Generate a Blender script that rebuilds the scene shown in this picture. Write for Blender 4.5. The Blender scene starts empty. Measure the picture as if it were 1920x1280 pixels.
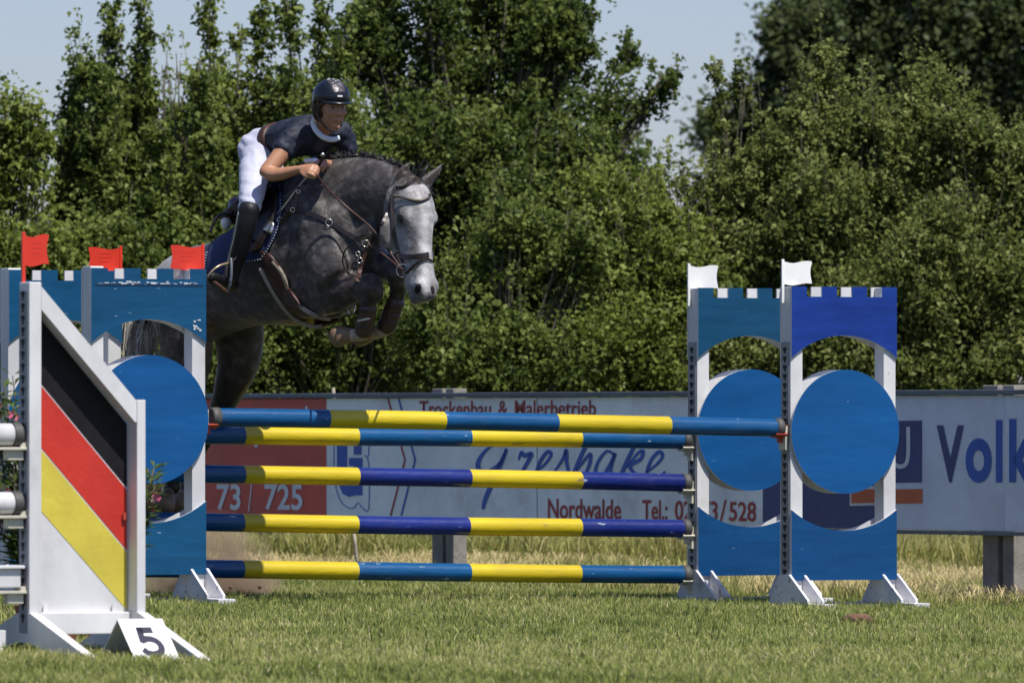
import bpy, bmesh, math, random
import numpy as np
from mathutils import Vector, Matrix, noise as mnoise
from mathutils.bvhtree import BVHTree
from mathutils.geometry import tessellate_polygon
R = math.radians
rng = np.random.default_rng(7)
random.seed(7)
scene = bpy.context.scene
COL = scene.collection

# ---------------------------------------------------------------- camera, sky, sun, exposure
FPX = 15300.0            # focal length in pixels of the 1920 wide photograph
HZ, CH = 795.0, 1.01     # horizon row, eye height
cam = bpy.data.objects.new('camera', bpy.data.cameras.new('camera'))
COL.objects.link(cam); scene.camera = cam
cam.location = (0, -45, CH); cam.rotation_euler = (R(90), 0, 0)
cam.data.sensor_width = 36; cam.data.lens = FPX / 1920 * 36
cam.data.shift_y = (HZ - 640) / 1920
cam.data.clip_start = 1; cam.data.clip_end = 3000
cam.data.dof.use_dof = True; cam.data.dof.focus_distance = 42.5; cam.data.dof.aperture_fstop = 8.0

SUN = Vector((0.64, -0.77, 0)).normalized() * math.cos(R(61)); SUN.z = math.sin(R(61))
world = bpy.data.worlds.new("World"); scene.world = world; world.use_nodes = True
nt = world.node_tree; bg = nt.nodes['Background']
sky = nt.nodes.new('ShaderNodeTexSky'); sky.sky_type = 'NISHITA'; sky.sun_disc = False
sky.sun_elevation = R(61); sky.sun_rotation = math.atan2(SUN.x, SUN.y)
sky.dust_density = 0.6; sky.air_density = 1.0; sky.ozone_density = 2.0
tint = nt.nodes.new('ShaderNodeMixRGB'); tint.blend_type = 'MULTIPLY'; tint.inputs[0].default_value = 1; tint.inputs[2].default_value = (.88, .90, 1.17, 1)
nt.links.new(sky.outputs[0], tint.inputs[1]); nt.links.new(tint.outputs[0], bg.inputs[0]); bg.inputs[1].default_value = 0.078
sl = bpy.data.lights.new('sun', 'SUN'); sl.energy = 4.3; sl.angle = R(0.53); sl.color = (1, .955, .88)
so = bpy.data.objects.new('sun', sl); COL.objects.link(so)
so.rotation_euler = SUN.to_track_quat('Z', 'Y').to_euler()
scene.view_settings.view_transform = 'Standard'; scene.view_settings.look = 'None'
scene.view_settings.exposure = 0.38; scene.view_settings.gamma = 1
scene.view_settings.use_curve_mapping = False

# ---------------------------------------------------------------- helpers
def W(px, py, D):
    return Vector(((px - 960) * D / FPX, D - 45, CH + (HZ - py) * D / FPX))
def gz(x, y=0):
    return -0.0172 * max(-9, min(9, x))
def link(name, me, parent=None, mats=()):
    o = bpy.data.objects.new(name, me); COL.objects.link(o)
    for m in (mats if isinstance(mats, (list, tuple)) else [mats]):
        if m: me.materials.append(m)
    if parent: o.parent = parent
    return o
def thing(name, label, cat, loc=(0, 0, 0), rz=0, group=None):
    o = bpy.data.objects.new(name, None); COL.objects.link(o); o.empty_display_size = .1
    o.location = loc; o.rotation_euler = (0, 0, rz); o['label'] = label; o['category'] = cat
    if group: o['group'] = group
    return o
def tag(o, label, cat, group=None, kind=None):
    o['label'] = label; o['category'] = cat
    if group: o['group'] = group
    if kind: o['kind'] = kind
    return o
def from_np(name, V, F, parent=None, mats=(), smooth=False, attrs=None):
    """V (n,3), F (m,k) with constant k"""
    me = bpy.data.meshes.new(name)
    k = F.shape[1]
    me.vertices.add(len(V)); me.vertices.foreach_set('co', np.ascontiguousarray(V, dtype=np.float32).ravel())
    me.loops.add(F.size); me.loops.foreach_set('vertex_index', np.ascontiguousarray(F, dtype=np.int32).ravel())
    me.polygons.add(len(F)); me.polygons.foreach_set('loop_start', np.arange(0, F.size, k, dtype=np.int32))
    me.update(calc_edges=True); 
    if smooth: me.polygons.foreach_set('use_smooth', np.ones(len(F), dtype=bool))
    for n, a in (attrs or {}).items():
        at = me.attributes.new(n, 'FLOAT', 'POINT'); at.data.foreach_set('value', np.ascontiguousarray(a, dtype=np.float32))
    return link(name, me, parent, mats)
def bm_obj(name, bm, parent=None, mats=(), smooth=False):
    bmesh.ops.recalc_face_normals(bm, faces=bm.faces)
    me = bpy.data.meshes.new(name); bm.to_mesh(me); bm.free()
    if smooth:
        for p in me.polygons: p.use_smooth = True
    return link(name, me, parent, mats)
def add_box(bm, x0, x1, y0, y1, z0, z1, bev=0.0, mi=0):
    vs = [bm.verts.new((x, y, z)) for z in (z0, z1) for y in (y0, y1) for x in (x0, x1)]
    fs = [bm.faces.new([vs[i] for i in q]) for q in ((0, 2, 3, 1), (4, 5, 7, 6), (0, 1, 5, 4), (1, 3, 7, 5), (3, 2, 6, 7), (2, 0, 4, 6))]
    for f_ in fs: f_.material_index = mi
    if bev:
        es = list({e for f_ in fs for e in f_.edges})
        bmesh.ops.bevel(bm, geom=es, offset=bev, segments=2, affect='EDGES', profile=.6)
def box(name, x0, x1, y0, y1, z0, z1, parent, mat, bev=.004):
    bm = bmesh.new(); add_box(bm, x0, x1, y0, y1, z0, z1, bev); return bm_obj(name, bm, parent, mat)
def prism(name, pts, a0, a1, parent, mats, axis='y', face_mi=None, bev=0):
    """pts in 2D extruded along axis between a0 and a1; face_mi = material index (front cap, back cap, sides)"""
    bm = bmesh.new()
    def mk(p, a):
        if axis == 'y': return (p[0], a, p[1])
        if axis == 'x': return (a, p[0], p[1])
        return (p[0], p[1], a)
    A = [bm.verts.new(mk(p, a0)) for p in pts]; B = [bm.verts.new(mk(p, a1)) for p in pts]
    n = len(pts)
    tris = tessellate_polygon([[Vector((p[0], p[1], 0)) for p in pts]])
    mi = face_mi or (0, 0, 0)
    for t in tris:
        f_ = bm.faces.new([A[i] for i in t]); f_.material_index = mi[0]
        f_ = bm.faces.new([B[i] for i in reversed(t)]); f_.material_index = mi[1]
    for i in range(n):
        f_ = bm.faces.new((A[i], A[(i + 1) % n], B[(i + 1) % n], B[i])); f_.material_index = mi[2]
    return bm_obj(name, bm, parent, mats)
def catmull(pts, n=6):
    P = [Vector(p) for p in pts]
    if len(P) < 3: 
        return [P[0].lerp(P[-1], i / n) for i in range(n + 1)]
    P = [2 * P[0] - P[1]] + P + [2 * P[-1] - P[-2]]
    out = []
    for i in range(1, len(P) - 2):
        for k in range(n):
            t = k / n; a, b, c, d = P[i - 1:i + 3]
            out.append(0.5 * ((2 * b) + (c - a) * t + (2 * a - 5 * b + 4 * c - d) * t * t + (3 * b - a - 3 * c + d) * t ** 3))
    out.append(P[-2]); return out
def add_loft(bm, nodes, hint, seg=20, pw=2.0, sub=4, cap=True):
    """nodes: (Vector centre, r_side, r_other[, hint]); smooth interpolated tapered loft with rounded ends"""
    arr = [Vector((*n[0], 0)) for n in nodes]
    N = len(nodes)
    cs = catmull([n[0] for n in nodes], sub)
    rs = catmull([Vector((n[1], n[2], 0)) for n in nodes], sub)
    m = len(cs)
    rings = []
    first = None
    def ring(c, T, r1, r2):
        S = (hint - T * hint.dot(T)).normalized(); O = T.cross(S).normalized()
        vs = []
        for k in range(seg):
            a = 2 * math.pi * k / seg; ca, sa = math.cos(a), math.sin(a)
            ca = math.copysign(abs(ca) ** (2 / pw), ca); sa = math.copysign(abs(sa) ** (2 / pw), sa)
            vs.append(bm.verts.new(c + S * (ca * r1) + O * (sa * r2)))
        return vs
    T0 = (cs[1] - cs[0]).normalized(); T1 = (cs[-1] - cs[-2]).normalized()
    r0 = min(rs[0].x, rs[0].y); r1_ = min(rs[-1].x, rs[-1].y)
    if cap:
        for a in (80, 55, 28):
            rings.append(ring(cs[0] - T0 * r0 * .8 * math.sin(R(a)), T0, max(rs[0].x * math.cos(R(a)), 1e-4), max(rs[0].y * math.cos(R(a)), 1e-4)))
    for i in range(m):
        T = (cs[min(i + 1, m - 1)] - cs[max(i - 1, 0)]).normalized()
        rings.append(ring(cs[i], T, max(rs[i].x, 1e-4), max(rs[i].y, 1e-4)))
    if cap:
        for a in (28, 55, 80):
            rings.append(ring(cs[-1] + T1 * r1_ * .8 * math.sin(R(a)), T1, max(rs[-1].x * math.cos(R(a)), 1e-4), max(rs[-1].y * math.cos(R(a)), 1e-4)))
    for a, b in zip(rings[:-1], rings[1:]):
        for k in range(seg):
            bm.faces.new((a[k], a[(k + 1) % seg], b[(k + 1) % seg], b[k]))
    bm.faces.new(list(reversed(rings[0]))); bm.faces.new(rings[-1])
def add_ball(bm, c, r, M=None):
    rr = r if isinstance(r, (tuple, list)) else (r, r, r)
    mat = Matrix.Translation(c) @ (M or Matrix.Identity(4)) @ Matrix.Diagonal((rr[0], rr[1], rr[2], 1))
    bmesh.ops.create_icosphere(bm, subdivisions=3, radius=1, matrix=mat)
def remesh(bm, voxel, smooth_it=4, factor=.5):
    bmesh.ops.recalc_face_normals(bm, faces=bm.faces)
    me = bpy.data.meshes.new('tmp'); bm.to_mesh(me); bm.free()
    o = bpy.data.objects.new('tmp', me); COL.objects.link(o)
    m = o.modifiers.new('r', 'REMESH'); m.mode = 'VOXEL'; m.voxel_size = voxel; m.use_smooth_shade = True
    s = o.modifiers.new('s', 'SMOOTH'); s.factor = factor; s.iterations = smooth_it
    dg = bpy.context.evaluated_depsgraph_get(); dg.update()
    out = bpy.data.meshes.new_from_object(o.evaluated_get(dg))
    bpy.data.objects.remove(o); 
    for p in out.polygons: p.use_smooth = True
    return out
def tube(name, pts, rad, parent, mat, seg=8, sub=6, join_bm=None):
    pts = catmull(pts, sub); bm = join_bm or bmesh.new()
    n = len(pts); rings = []
    ref = Vector((0.13, 0.21, 0.97))
    for i, p in enumerate(pts):
        T = (pts[min(i + 1, n - 1)] - pts[max(i - 1, 0)])
        if T.length < 1e-9: T = Vector((0, 0, 1))
        T.normalize()
        if abs(T.dot(ref)) > .95: rf = Vector((1, 0, 0))
        else: rf = ref
        S = T.cross(rf).normalized(); O = T.cross(S)
        r = rad(i / (n - 1)) if callable(rad) else rad
        rings.append([bm.verts.new(p + (S * math.cos(2 * math.pi * k / seg) + O * math.sin(2 * math.pi * k / seg)) * r) for k in range(seg)])
    for a, b in zip(rings[:-1], rings[1:]):
        for k in range(seg): bm.faces.new((a[k], a[(k + 1) % seg], b[(k + 1) % seg], b[k]))
    bm.faces.new(list(reversed(rings[0]))); bm.faces.new(rings[-1])
    if join_bm: return bm
    return bm_obj(name, bm, parent, mat, smooth=True)
def parent_keep(o, root):
    """root has only location + z rotation; o's mesh is in world coordinates"""
    o.parent = root; o.matrix_parent_inverse = (Matrix.Translation(root.location) @ Matrix.Rotation(root.rotation_euler.z, 4, 'Z')).inverted()
def wobj(name, bm, root, mats, smooth=True):
    o = bm_obj(name, bm, None, mats, smooth); parent_keep(o, root); return o

# ---------------------------------------------------------------- materials
def newmat(name):
    m = bpy.data.materials.new(name); m.use_nodes = True
    t = m.node_tree; b = t.nodes['Principled BSDF']; return m, t, b
def nd(t, typ, **kw):
    n = t.nodes.new(typ)
    for k, v in kw.items():
        if k.startswith('i_'): n.inputs[k[2:].replace('_', ' ')].default_value = v
        else: setattr(n, k, v)
    return n
def coords(t, scale=(1, 1, 1)):
    tc = nd(t, 'ShaderNodeTexCoord'); mp = nd(t, 'ShaderNodeMapping'); mp.inputs['Scale'].default_value = scale
    oi = nd(t, 'ShaderNodeObjectInfo'); ad = nd(t, 'ShaderNodeVectorMath', operation='SCALE'); ad.inputs[0].default_value = (31, 17, 23); t.links.new(oi.outputs['Random'], ad.inputs['Scale'])
    t.links.new(ad.outputs[0], mp.inputs['Location']); t.links.new(tc.outputs['Object'], mp.inputs[0]); return mp.outputs[0]
def ramp(t, src, stops):
    r = nd(t, 'ShaderNodeValToRGB'); e = r.color_ramp.elements
    e[0].position, e[0].color = stops[0][0], (*stops[0][1], 1); e[1].position, e[1].color = stops[-1][0], (*stops[-1][1], 1)
    for p, c in stops[1:-1]:
        q = e.new(p); q.color = (*c, 1)
    t.links.new(src, r.inputs[0]); return r.outputs[0]
def paint(name, col, rough=.45, var=.12, chip=0.0, chipcol=(.75, .75, .72), stretch=(1, 1, 1), bump=.15, dirt=0.0, spec=.5):
    m, t, b = newmat(name)
    v = coords(t, stretch)
    n1 = nd(t, 'ShaderNodeTexNoise', i_Scale=9.0, i_Detail=6.0, i_Roughness=.65); t.links.new(v, n1.inputs[0])
    dark = tuple(c * (1 - var) for c in col); lite = tuple(min(1, c * (1 + var) + .004) for c in col)
    out = ramp(t, n1.outputs[0], [(.3, dark), (.7, lite)])
    n0 = nd(t, 'ShaderNodeTexNoise', i_Scale=2.3, i_Detail=3.0); t.links.new(v, n0.inputs[0]); fz = ramp(t, n0.outputs[0], [(.3, (.84, .84, .86)), (.7, (1.12, 1.12, 1.1))])
    mz = nd(t, 'ShaderNodeMixRGB', blend_type='MULTIPLY'); mz.inputs[0].default_value = 1; t.links.new(out, mz.inputs[1]); t.links.new(fz, mz.inputs[2]); out = mz.outputs[0]
    if dirt:
        n3 = nd(t, 'ShaderNodeTexNoise', i_Scale=3.1, i_Detail=8.0, i_Roughness=.7); t.links.new(coords(t), n3.inputs[0])
        f_ = ramp(t, n3.outputs[0], [(.52, (0, 0, 0)), (.72, (dirt, dirt, dirt))])
        mx = nd(t, 'ShaderNodeMixRGB'); mx.inputs[2].default_value = (.16, .13, .09, 1)
        t.links.new(f_, mx.inputs[0]); t.links.new(out, mx.inputs[1]); out = mx.outputs[0]
    if chip:
        n2 = nd(t, 'ShaderNodeTexNoise', i_Scale=26.0, i_Detail=7.0, i_Roughness=.62); t.links.new(v, n2.inputs[0])
        f_ = ramp(t, n2.outputs[0], [(.74 - chip, (0, 0, 0)), (.755 - chip, (1, 1, 1))])
        mx = nd(t, 'ShaderNodeMixRGB'); mx.inputs[2].default_value = (*chipcol, 1)
        t.links.new(f_, mx.inputs[0]); t.links.new(out, mx.inputs[1]); out = mx.outputs[0]
    t.links.new(out, b.inputs['Base Color'])
    b.inputs['Roughness'].default_value = rough; b.inputs['Specular IOR Level'].default_value = spec
    if bump:
        n4 = nd(t, 'ShaderNodeTexNoise', i_Scale=40.0, i_Detail=5.0); t.links.new(v, n4.inputs[0])
        bp = nd(t, 'ShaderNodeBump', i_Strength=bump, i_Distance=.01); t.links.new(n4.outputs[0], bp.inputs['Height']); t.links.new(bp.outputs[0], b.inputs['Normal'])
    return m
M = {}
M['white'] = paint('white_paint', (.66, .66, .66), .4, .05, .03, (.35, .33, .3), (1, 1, .4), .1, .25)
M['white_feet'] = paint('white_scuffed', (.68, .68, .69), .5, .1, .11, (.16, .08, .05), (1, 1, 1), .2, .45)
M['blue_a'] = paint('blue_paint_weathered', (.001, .068, .165), .45, .16, .045, (.5, .6, .68), (.5, 1, 3), bump=.04, spec=.35)
M['blue_teal'] = paint('blue_paint_teal', (.002, .060, .135), .45, .14, .035, (.4, .5, .55), (.5, 1, 3), bump=.04, spec=.35)
M['blue_royal'] = paint('blue_paint_royal', (.004, .034, .235), .45, .14, .0, (.4, .5, .6), (.5, 1, 3), bump=.04, spec=.35)
M['blue_disc'] = paint('blue_paint_disc', (.001, .080, .255), .42, .07, .03, (.55, .65, .75), (.5, 1, 3), bump=.04, spec=.35)
M['blue_low'] = paint('blue_paint_lower', (.001, .060, .19), .42, .12, .035, (.4, .5, .6), (.5, 1, 3), bump=.04, spec=.35)
M['pole_blue'] = paint('pole_blue', (.001, .070, .20), .30, .18, .085, (.35, .45, .5), (.25, 1, 1), .25, .12)
M['pole_navy'] = paint('pole_navy', (.006, .018, .16), .30, .2, .08, (.3, .35, .45), (.25, 1, 1), .3, .12)
M['pole_yellow'] = paint('pole_yellow', (.58, .44, .010), .32, .1, .08, (.28, .20, .06), (.25, 1, 1), .22, .22)
M['rubber'] = paint('grey_rubber', (.07, .068, .066), .6, .15)
M['metal'] = paint('galvanised_rail', (.24, .25, .27), .5, .12, .03, (.1, .09, .08)); M['metal'].node_tree.nodes['Principled BSDF'].inputs['Metallic'].default_value = .35
M['silver'] = paint('bright_metal', (.6, .58, .52), .25, .05, bump=0); M['silver'].node_tree.nodes['Principled BSDF'].inputs['Metallic'].default_value = .9
M['hole'] = paint('dark_slot', (.012, .012, .014), .8, .1, bump=0)
M['cream'] = paint('cream_plastic', (.55, .52, .42), .4, .08, .02, (.3, .25, .2))
M['cup_red'] = paint('red_plastic', (.40, .055, .035), .4, .1)
M['red_flag'] = paint('red_flag_plastic', (.62, .035, .015), .35, .05, bump=.05)
M['white_flag'] = paint('white_flag_plastic', (.82, .82, .80), .35, .03, bump=.03)
M['black_p'] = paint('black_panel_paint', (.007, .006, .007), .6, .15, .02, (.04, .04, .04), spec=.25)
M['red_p'] = paint('red_panel_paint', (.52, .030, .016), .42, .05)
M['yellow_p'] = paint('yellow_panel_paint', (.60, .50, .06), .42, .06)
M['ink'] = paint('ink_blue_black', (.012, .014, .04), .5, .05, bump=0)
M['sign_red'] = paint('board_red', (.55, .055, .032), .38, .06, .03, (.5, .45, .4), dirt=.2)
M['sign_white'] = paint('board_white', (.80, .82, .80), .38, .05, dirt=.3)
M['sign_grey'] = paint('board_pale_grey', (.62, .66, .74), .38, .05, dirt=.2)
M['sign_navy'] = paint('board_navy', (.022, .036, .17), .38, .08)
M['t_white'] = paint('print_white', (.62, .64, .66), .4, .04, bump=0)
M['t_red'] = paint('print_dark_red', (.34, .016, .02), .4, .06, bump=0)
M['t_blue'] = paint('print_blue', (.008, .085, .42), .4, .06, bump=0)
M['t_orange'] = paint('print_orange', (.55, .10, .02), .4, .06, bump=0)
M['rail_dark'] = paint('grey_steel_rail', (.11, .125, .15), .45, .15, .03, (.2, .18, .15))
M['concrete'] = paint('concrete_post', (.24, .22, .19), .85, .25, .08, (.1, .09, .07), bump=.5)
M['old_wood'] = paint('weathered_wood', (.34, .30, .23), .8, .2, bump=.4)
# ---------------------------------------------------------------- ground, grass
def grid_ground():
    xs = np.concatenate([[-900, -200, -60, -20], np.arange(-9, 9.01, .3), [20, 60, 200, 900]])
    ys = np.concatenate([[-60, -40, -25], np.arange(-18, 30.01, .4), [45, 80, 200, 900, 2400]])
    X, Y = np.meshgrid(xs, ys); Z = -0.0172 * np.clip(X, -9, 9) + .012 * np.sin(X * 1.7 + Y * .6) * np.cos(Y * .9) * (np.abs(X) < 10) * 0.5
    V = np.stack([X.ravel(), Y.ravel(), Z.ravel() - .004], 1); nx = len(xs); ny = len(ys)
    i = np.arange(nx * ny).reshape(ny, nx); F = np.stack([i[:-1, :-1].ravel(), i[:-1, 1:].ravel(), i[1:, 1:].ravel(), i[1:, :-1].ravel()], 1)
    m, t, b = newmat('soil_and_thatch'); v = coords(t)
    n1 = nd(t, 'ShaderNodeTexNoise', i_Scale=1.3, i_Detail=9.0, i_Roughness=.7); t.links.new(v, n1.inputs[0])
    c = ramp(t, n1.outputs[0], [(.35, (.030, .042, .014)), (.55, (.055, .065, .022)), (.72, (.11, .085, .045))])
    t.links.new(c, b.inputs['Base Color']); b.inputs['Roughness'].default_value = .95; b.inputs['Specular IOR Level'].default_value = .1
    o = from_np('ground', V, F, None, m, True); o['kind'] = 'structure'; return o
grid_ground()

def blade_mat(name, stops, trans=.35):
    m, t, b = newmat(name); a = nd(t, 'ShaderNodeAttribute', attribute_name='tint')
    c = ramp(t, a.outputs['Fac'], stops)
    t.links.new(c, b.inputs['Base Color']); b.inputs['Roughness'].default_value = .55; b.inputs['Specular IOR Level'].default_value = .22
    tr = nd(t, 'ShaderNodeBsdfTranslucent'); t.links.new(c, tr.inputs[0])
    mx = nd(t, 'ShaderNodeMixShader'); mx.inputs[0].default_value = trans
    t.links.new(b.outputs[0], mx.inputs[1]); t.links.new(tr.outputs[0], mx.inputs[2]); t.links.new(mx.outputs[0], t.nodes['Material Output'].inputs[0])
    return m
def fnoise(x, y, s, seed=0):
    """cheap smooth value noise"""
    r = np.random.default_rng(seed); G = r.random((64, 64)); X = (x * s) % 64; Y = (y * s) % 64
    i = X.astype(int); j = Y.astype(int); fx = X - i; fy = Y - j; fx = fx * fx * (3 - 2 * fx); fy = fy * fy * (3 - 2 * fy)
    i1 = (i + 1) % 64; j1 = (j + 1) % 64
    return (G[i, j] * (1 - fx) + G[i1, j] * fx) * (1 - fy) + (G[i, j1] * (1 - fx) + G[i1, j1] * fx) * fy
def blades(name, x, y, h, w, lean, tint, mat, label=None, z0=0):
    n = len(x); az = rng.random(n) * 2 * math.pi; la = rng.random(n) * 2 * math.pi
    z = -0.0172 * np.clip(x, -9, 9) - .006 + z0
    B = np.stack([x, y, z], 1); S = np.stack([np.cos(az), np.sin(az), np.zeros(n)], 1) * (w / 2)[:, None]
    L = np.stack([np.cos(la), np.sin(la), np.zeros(n)], 1)
    up = np.array([0, 0, 1.0])
    mid = B + L * (lean * h * .35)[:, None] + up * (h * .58)[:, None]
    tip = B + L * (lean * h)[:, None] + up * (h * np.sqrt(np.clip(1 - (lean * .8) ** 2, .15, 1)))[:, None]
    V = np.stack([B - S, B + S, mid + S * .8, tip, mid - S * .8], 1).reshape(-1, 3)
    i = np.arange(n)[:, None] * 5
    F = np.concatenate([i + np.array([[0, 1, 2]]), i + np.array([[0, 2, 4]]), i + np.array([[4, 2, 3]])], 0)
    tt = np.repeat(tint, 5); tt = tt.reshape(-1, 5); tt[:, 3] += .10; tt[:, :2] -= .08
    o = from_np(name, V, F, None, mat, False, {'tint': np.clip(tt.ravel(), 0, 1)})
    if label: tag(o, label, 'grass', kind='stuff')
    return o
# the line of the advertising boards
def bscale(px): return 322 + (px - 1860) * .02762
def bpt(px):
    D = FPX / bscale(px); return ((px - 960) * D / FPX, D - 45)
BP = np.array(bpt(960)); BD = np.array(bpt(1860)) - BP; BD /= np.linalg.norm(BD)     # plan point and direction (towards the right)
BN = np.array([BD[1], -BD[0]]); BN = BN if BN[1] < 0 else -BN                            # normal towards the camera
def bdist(x, y):   # signed distance in front of the boards
    return (x - BP[0]) * BN[0] + (y - BP[1]) * BN[1]
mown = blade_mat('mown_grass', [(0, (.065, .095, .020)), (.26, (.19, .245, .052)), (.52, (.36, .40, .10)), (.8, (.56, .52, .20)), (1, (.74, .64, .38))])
n = 300000
y = -45 + 30.0 * (52.5 / 30.0) ** rng.random(n)      # denser near the camera
x = (rng.random(n) * 2 - 1) * 4.6 * (y + 45) / 45 * .85
keep = bdist(x, y) > 0.55 + .25 * fnoise(x, y, 2.0, 3); x = x[keep]; y = y[keep]
f1 = fnoise(x, y, .7, 1); f2 = fnoise(x, y, 6, 2); f3 = fnoise(x, y, 2.0, 5)
tint = .18 + .26 * f2 + .24 * f1 + rng.normal(0, .21, len(x)) + .35 * (rng.random(len(x)) > .94)
hh = .030 + .026 * rng.random(len(x)) + .014 * f3
f5 = fnoise(x, y, 3.3, 8); tu = f5 > .78; hh[tu] *= 1.35; tint[tu] -= .10
bare = (f3 > .82); tint[bare] += .3; hh[bare] *= .6
kp = np.ones(len(x), bool)
for q in range(26):
    qx, qy, qr = rng.uniform(-2.2, 2.6), rng.uniform(-12.5, 1.5), rng.uniform(.04, .15)
    dd_ = np.hypot(x - qx, (y - qy) * .45); kp &= ~((dd_ < qr) & (rng.random(len(x)) < .9))
kp &= ~((np.hypot((x + 1.75) / .55, (y - 1.9) / 1.1) < 1) & (rng.random(len(x)) < .7))
x, y, hh, tint = x[kp], y[kp], hh[kp], tint[kp]
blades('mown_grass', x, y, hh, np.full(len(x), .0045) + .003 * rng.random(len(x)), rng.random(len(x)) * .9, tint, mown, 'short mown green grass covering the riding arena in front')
# unmown strip
tall = blade_mat('tall_grass', [(0, (.10, .13, .03)), (.3, (.23, .26, .06)), (.55, (.42, .42, .13)), (.8, (.62, .52, .25)), (1, (.75, .58, .34))])
n = 150000
t_ = rng.random(n) * 18 - 8; s_ = .95 - 17.5 * rng.random(n)
x = BP[0] + BD[0] * t_ + BN[0] * s_; y = BP[1] + BD[1] * t_ + BN[1] * s_
f1 = fnoise(x + 50, y + 50, .8, 11); f2 = fnoise(x + 50, y + 50, 4, 12); f4 = fnoise(x + 50, y + 50, 1.6, 13)
hh = np.where(s_ > -6.5, .035 + .09 * rng.random(n) ** 2, .06 + .16 * rng.random(n) ** 1.5) * (.5 + .9 * f1)
hh += (f4 > .62) * .09 * rng.random(n)
tint = .30 + .3 * f2 + rng.normal(0, .15, n); lean = rng.random(n) * .9
band = (np.abs(s_ + 6.2 + 2.4 * (f1 - .5)) < 1.5) & (f4 > .30) | (s_ > -1.2) & (s_ < .3) & (f4 > .58)
tint[band] += .40; hh[band] *= .6; lean[band] += .5
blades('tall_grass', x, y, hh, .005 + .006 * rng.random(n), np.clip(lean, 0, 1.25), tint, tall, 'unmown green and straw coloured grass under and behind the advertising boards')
n = 34000
K = 130; tc = rng.random(K) * 15 - 7; sc_ = np.where(rng.random(K) < .75, -4.6 + rng.normal(0, 1.5, K), -.4 + rng.normal(0, .4, K)); k = rng.integers(0, K, n)
t_ = tc[k] + rng.normal(0, .24, n); s_ = sc_[k] + rng.normal(0, .14, n)
x = BP[0] + BD[0] * t_ + BN[0] * s_; y = BP[1] + BD[1] * t_ + BN[1] * s_
blades('dry_cut_grass', x, y, .06 + .07 * rng.random(n), np.full(n, .006), .95 + .3 * rng.random(n), .76 + .18 * rng.random(n), tall, 'flattened dry straw coloured cut grass lying in a band behind the boards', z0=.07 * rng.random(n))

n = 42000
x = (rng.random(n) * 2 - 1) * 6.5; y = 12.6 + 1.6 * rng.random(n); f1 = fnoise(x + 50, y + 50, 1.7, 17)
blades('rough_undergrowth', x, y, (.12 + .26 * rng.random(n)) * (.55 + .7 * f1), .007 + .009 * rng.random(n), rng.random(n) * .9, .34 + .30 * f1 + rng.normal(0, .16, n), tall, 'rough grass and weeds growing along the foot of the hedge')

# molehill and clods
def clod(name, c, r, label, seed, flat=1.0):
    bm = bmesh.new(); bmesh.ops.create_icosphere(bm, subdivisions=4, radius=1)
    for v in bm.verts:
        d = 1 + .45 * mnoise.noise(v.co * 2.2 + Vector((seed, 0, 0))) + .28 * mnoise.noise(v.co * 6 + Vector((0, seed, 0)))
        v.co = Vector((v.co.x * r * d, v.co.y * r * d, v.co.z * r * d * flat))
    o = bm_obj(name, bm, None, M['soil'], True); o.location = c; tag(o, label, 'soil'); return o
M['soil'] = paint('brown_soil', (.13, .065, .04), .95, .5, .0, bump=.9)
p = W(1606, 1170, 42.2); p.z = gz(p.x) + .005
clod('molehill', p + Vector((0, 0, .012)), .088, 'small brown molehill in the mown grass right of the jump', 3, .45)
for i, (px, py, r) in enumerate(((455, 1113, .027), (487, 1100, .010), (432, 1101, .009))):
    clod('dirt_clod', W(px, py, 46.4), r, ('dark clod of earth thrown up above the grass beside the left wing foot', 'tiny crumb of earth flying right of the large clod', 'tiny crumb of earth flying left of the large clod')[i], i + 9)

# ---------------------------------------------------------------- trees
def leaf_arrays(C, Nn, ln, wd, tint):
    n = len(C); r = rng.normal(size=(n, 3)); r -= Nn * (r * Nn).sum(1)[:, None]; r /= np.linalg.norm(r, axis=1)[:, None]
    b = np.cross(Nn, r); l = ln[:, None]; w = wd[:, None]
    fold = Nn * (w * .35)
    V = np.stack([C - r * l * .5, C + b * w * .5 - r * l * .05 + fold, C + r * l * .5 - Nn * l * .12, C - b * w * .5 - r * l * .05 + fold], 1)
    return V.reshape(-1, 3), np.repeat(tint, 4)
def leaf_obj(name, V, T, parent, mat):
    F = np.arange(len(V)).reshape(-1, 4); o = from_np(name, V, F, None, mat, False, {'tint': T}); parent_keep(o, parent); return o
def mk_leafmat(name, a, b_, c):
    return blade_mat(name, [(0, a), (.5, b_), (1, c)], .42)
LM = dict(
    light=mk_leafmat('leaf_light', (.070, .105, .020), (.175, .225, .040), (.33, .38, .10)),
    mid=mk_leafmat('leaf_mid', (.050, .082, .018), (.125, .172, .034), (.26, .31, .08)),
    dark=mk_leafmat('leaf_dark', (.032, .060, .014), (.085, .125, .026), (.20, .24, .055)),
    olive=mk_leafmat('leaf_olive', (.064, .090, .022), (.150, .188, .046), (.31, .34, .11)),
    far=mk_leafmat('leaf_far', (.036, .056, .024), (.080, .108, .040), (.14, .17, .06)))
M['bark'] = paint('bark', (.10, .085, .06), .9, .3, bump=.6)
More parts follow.
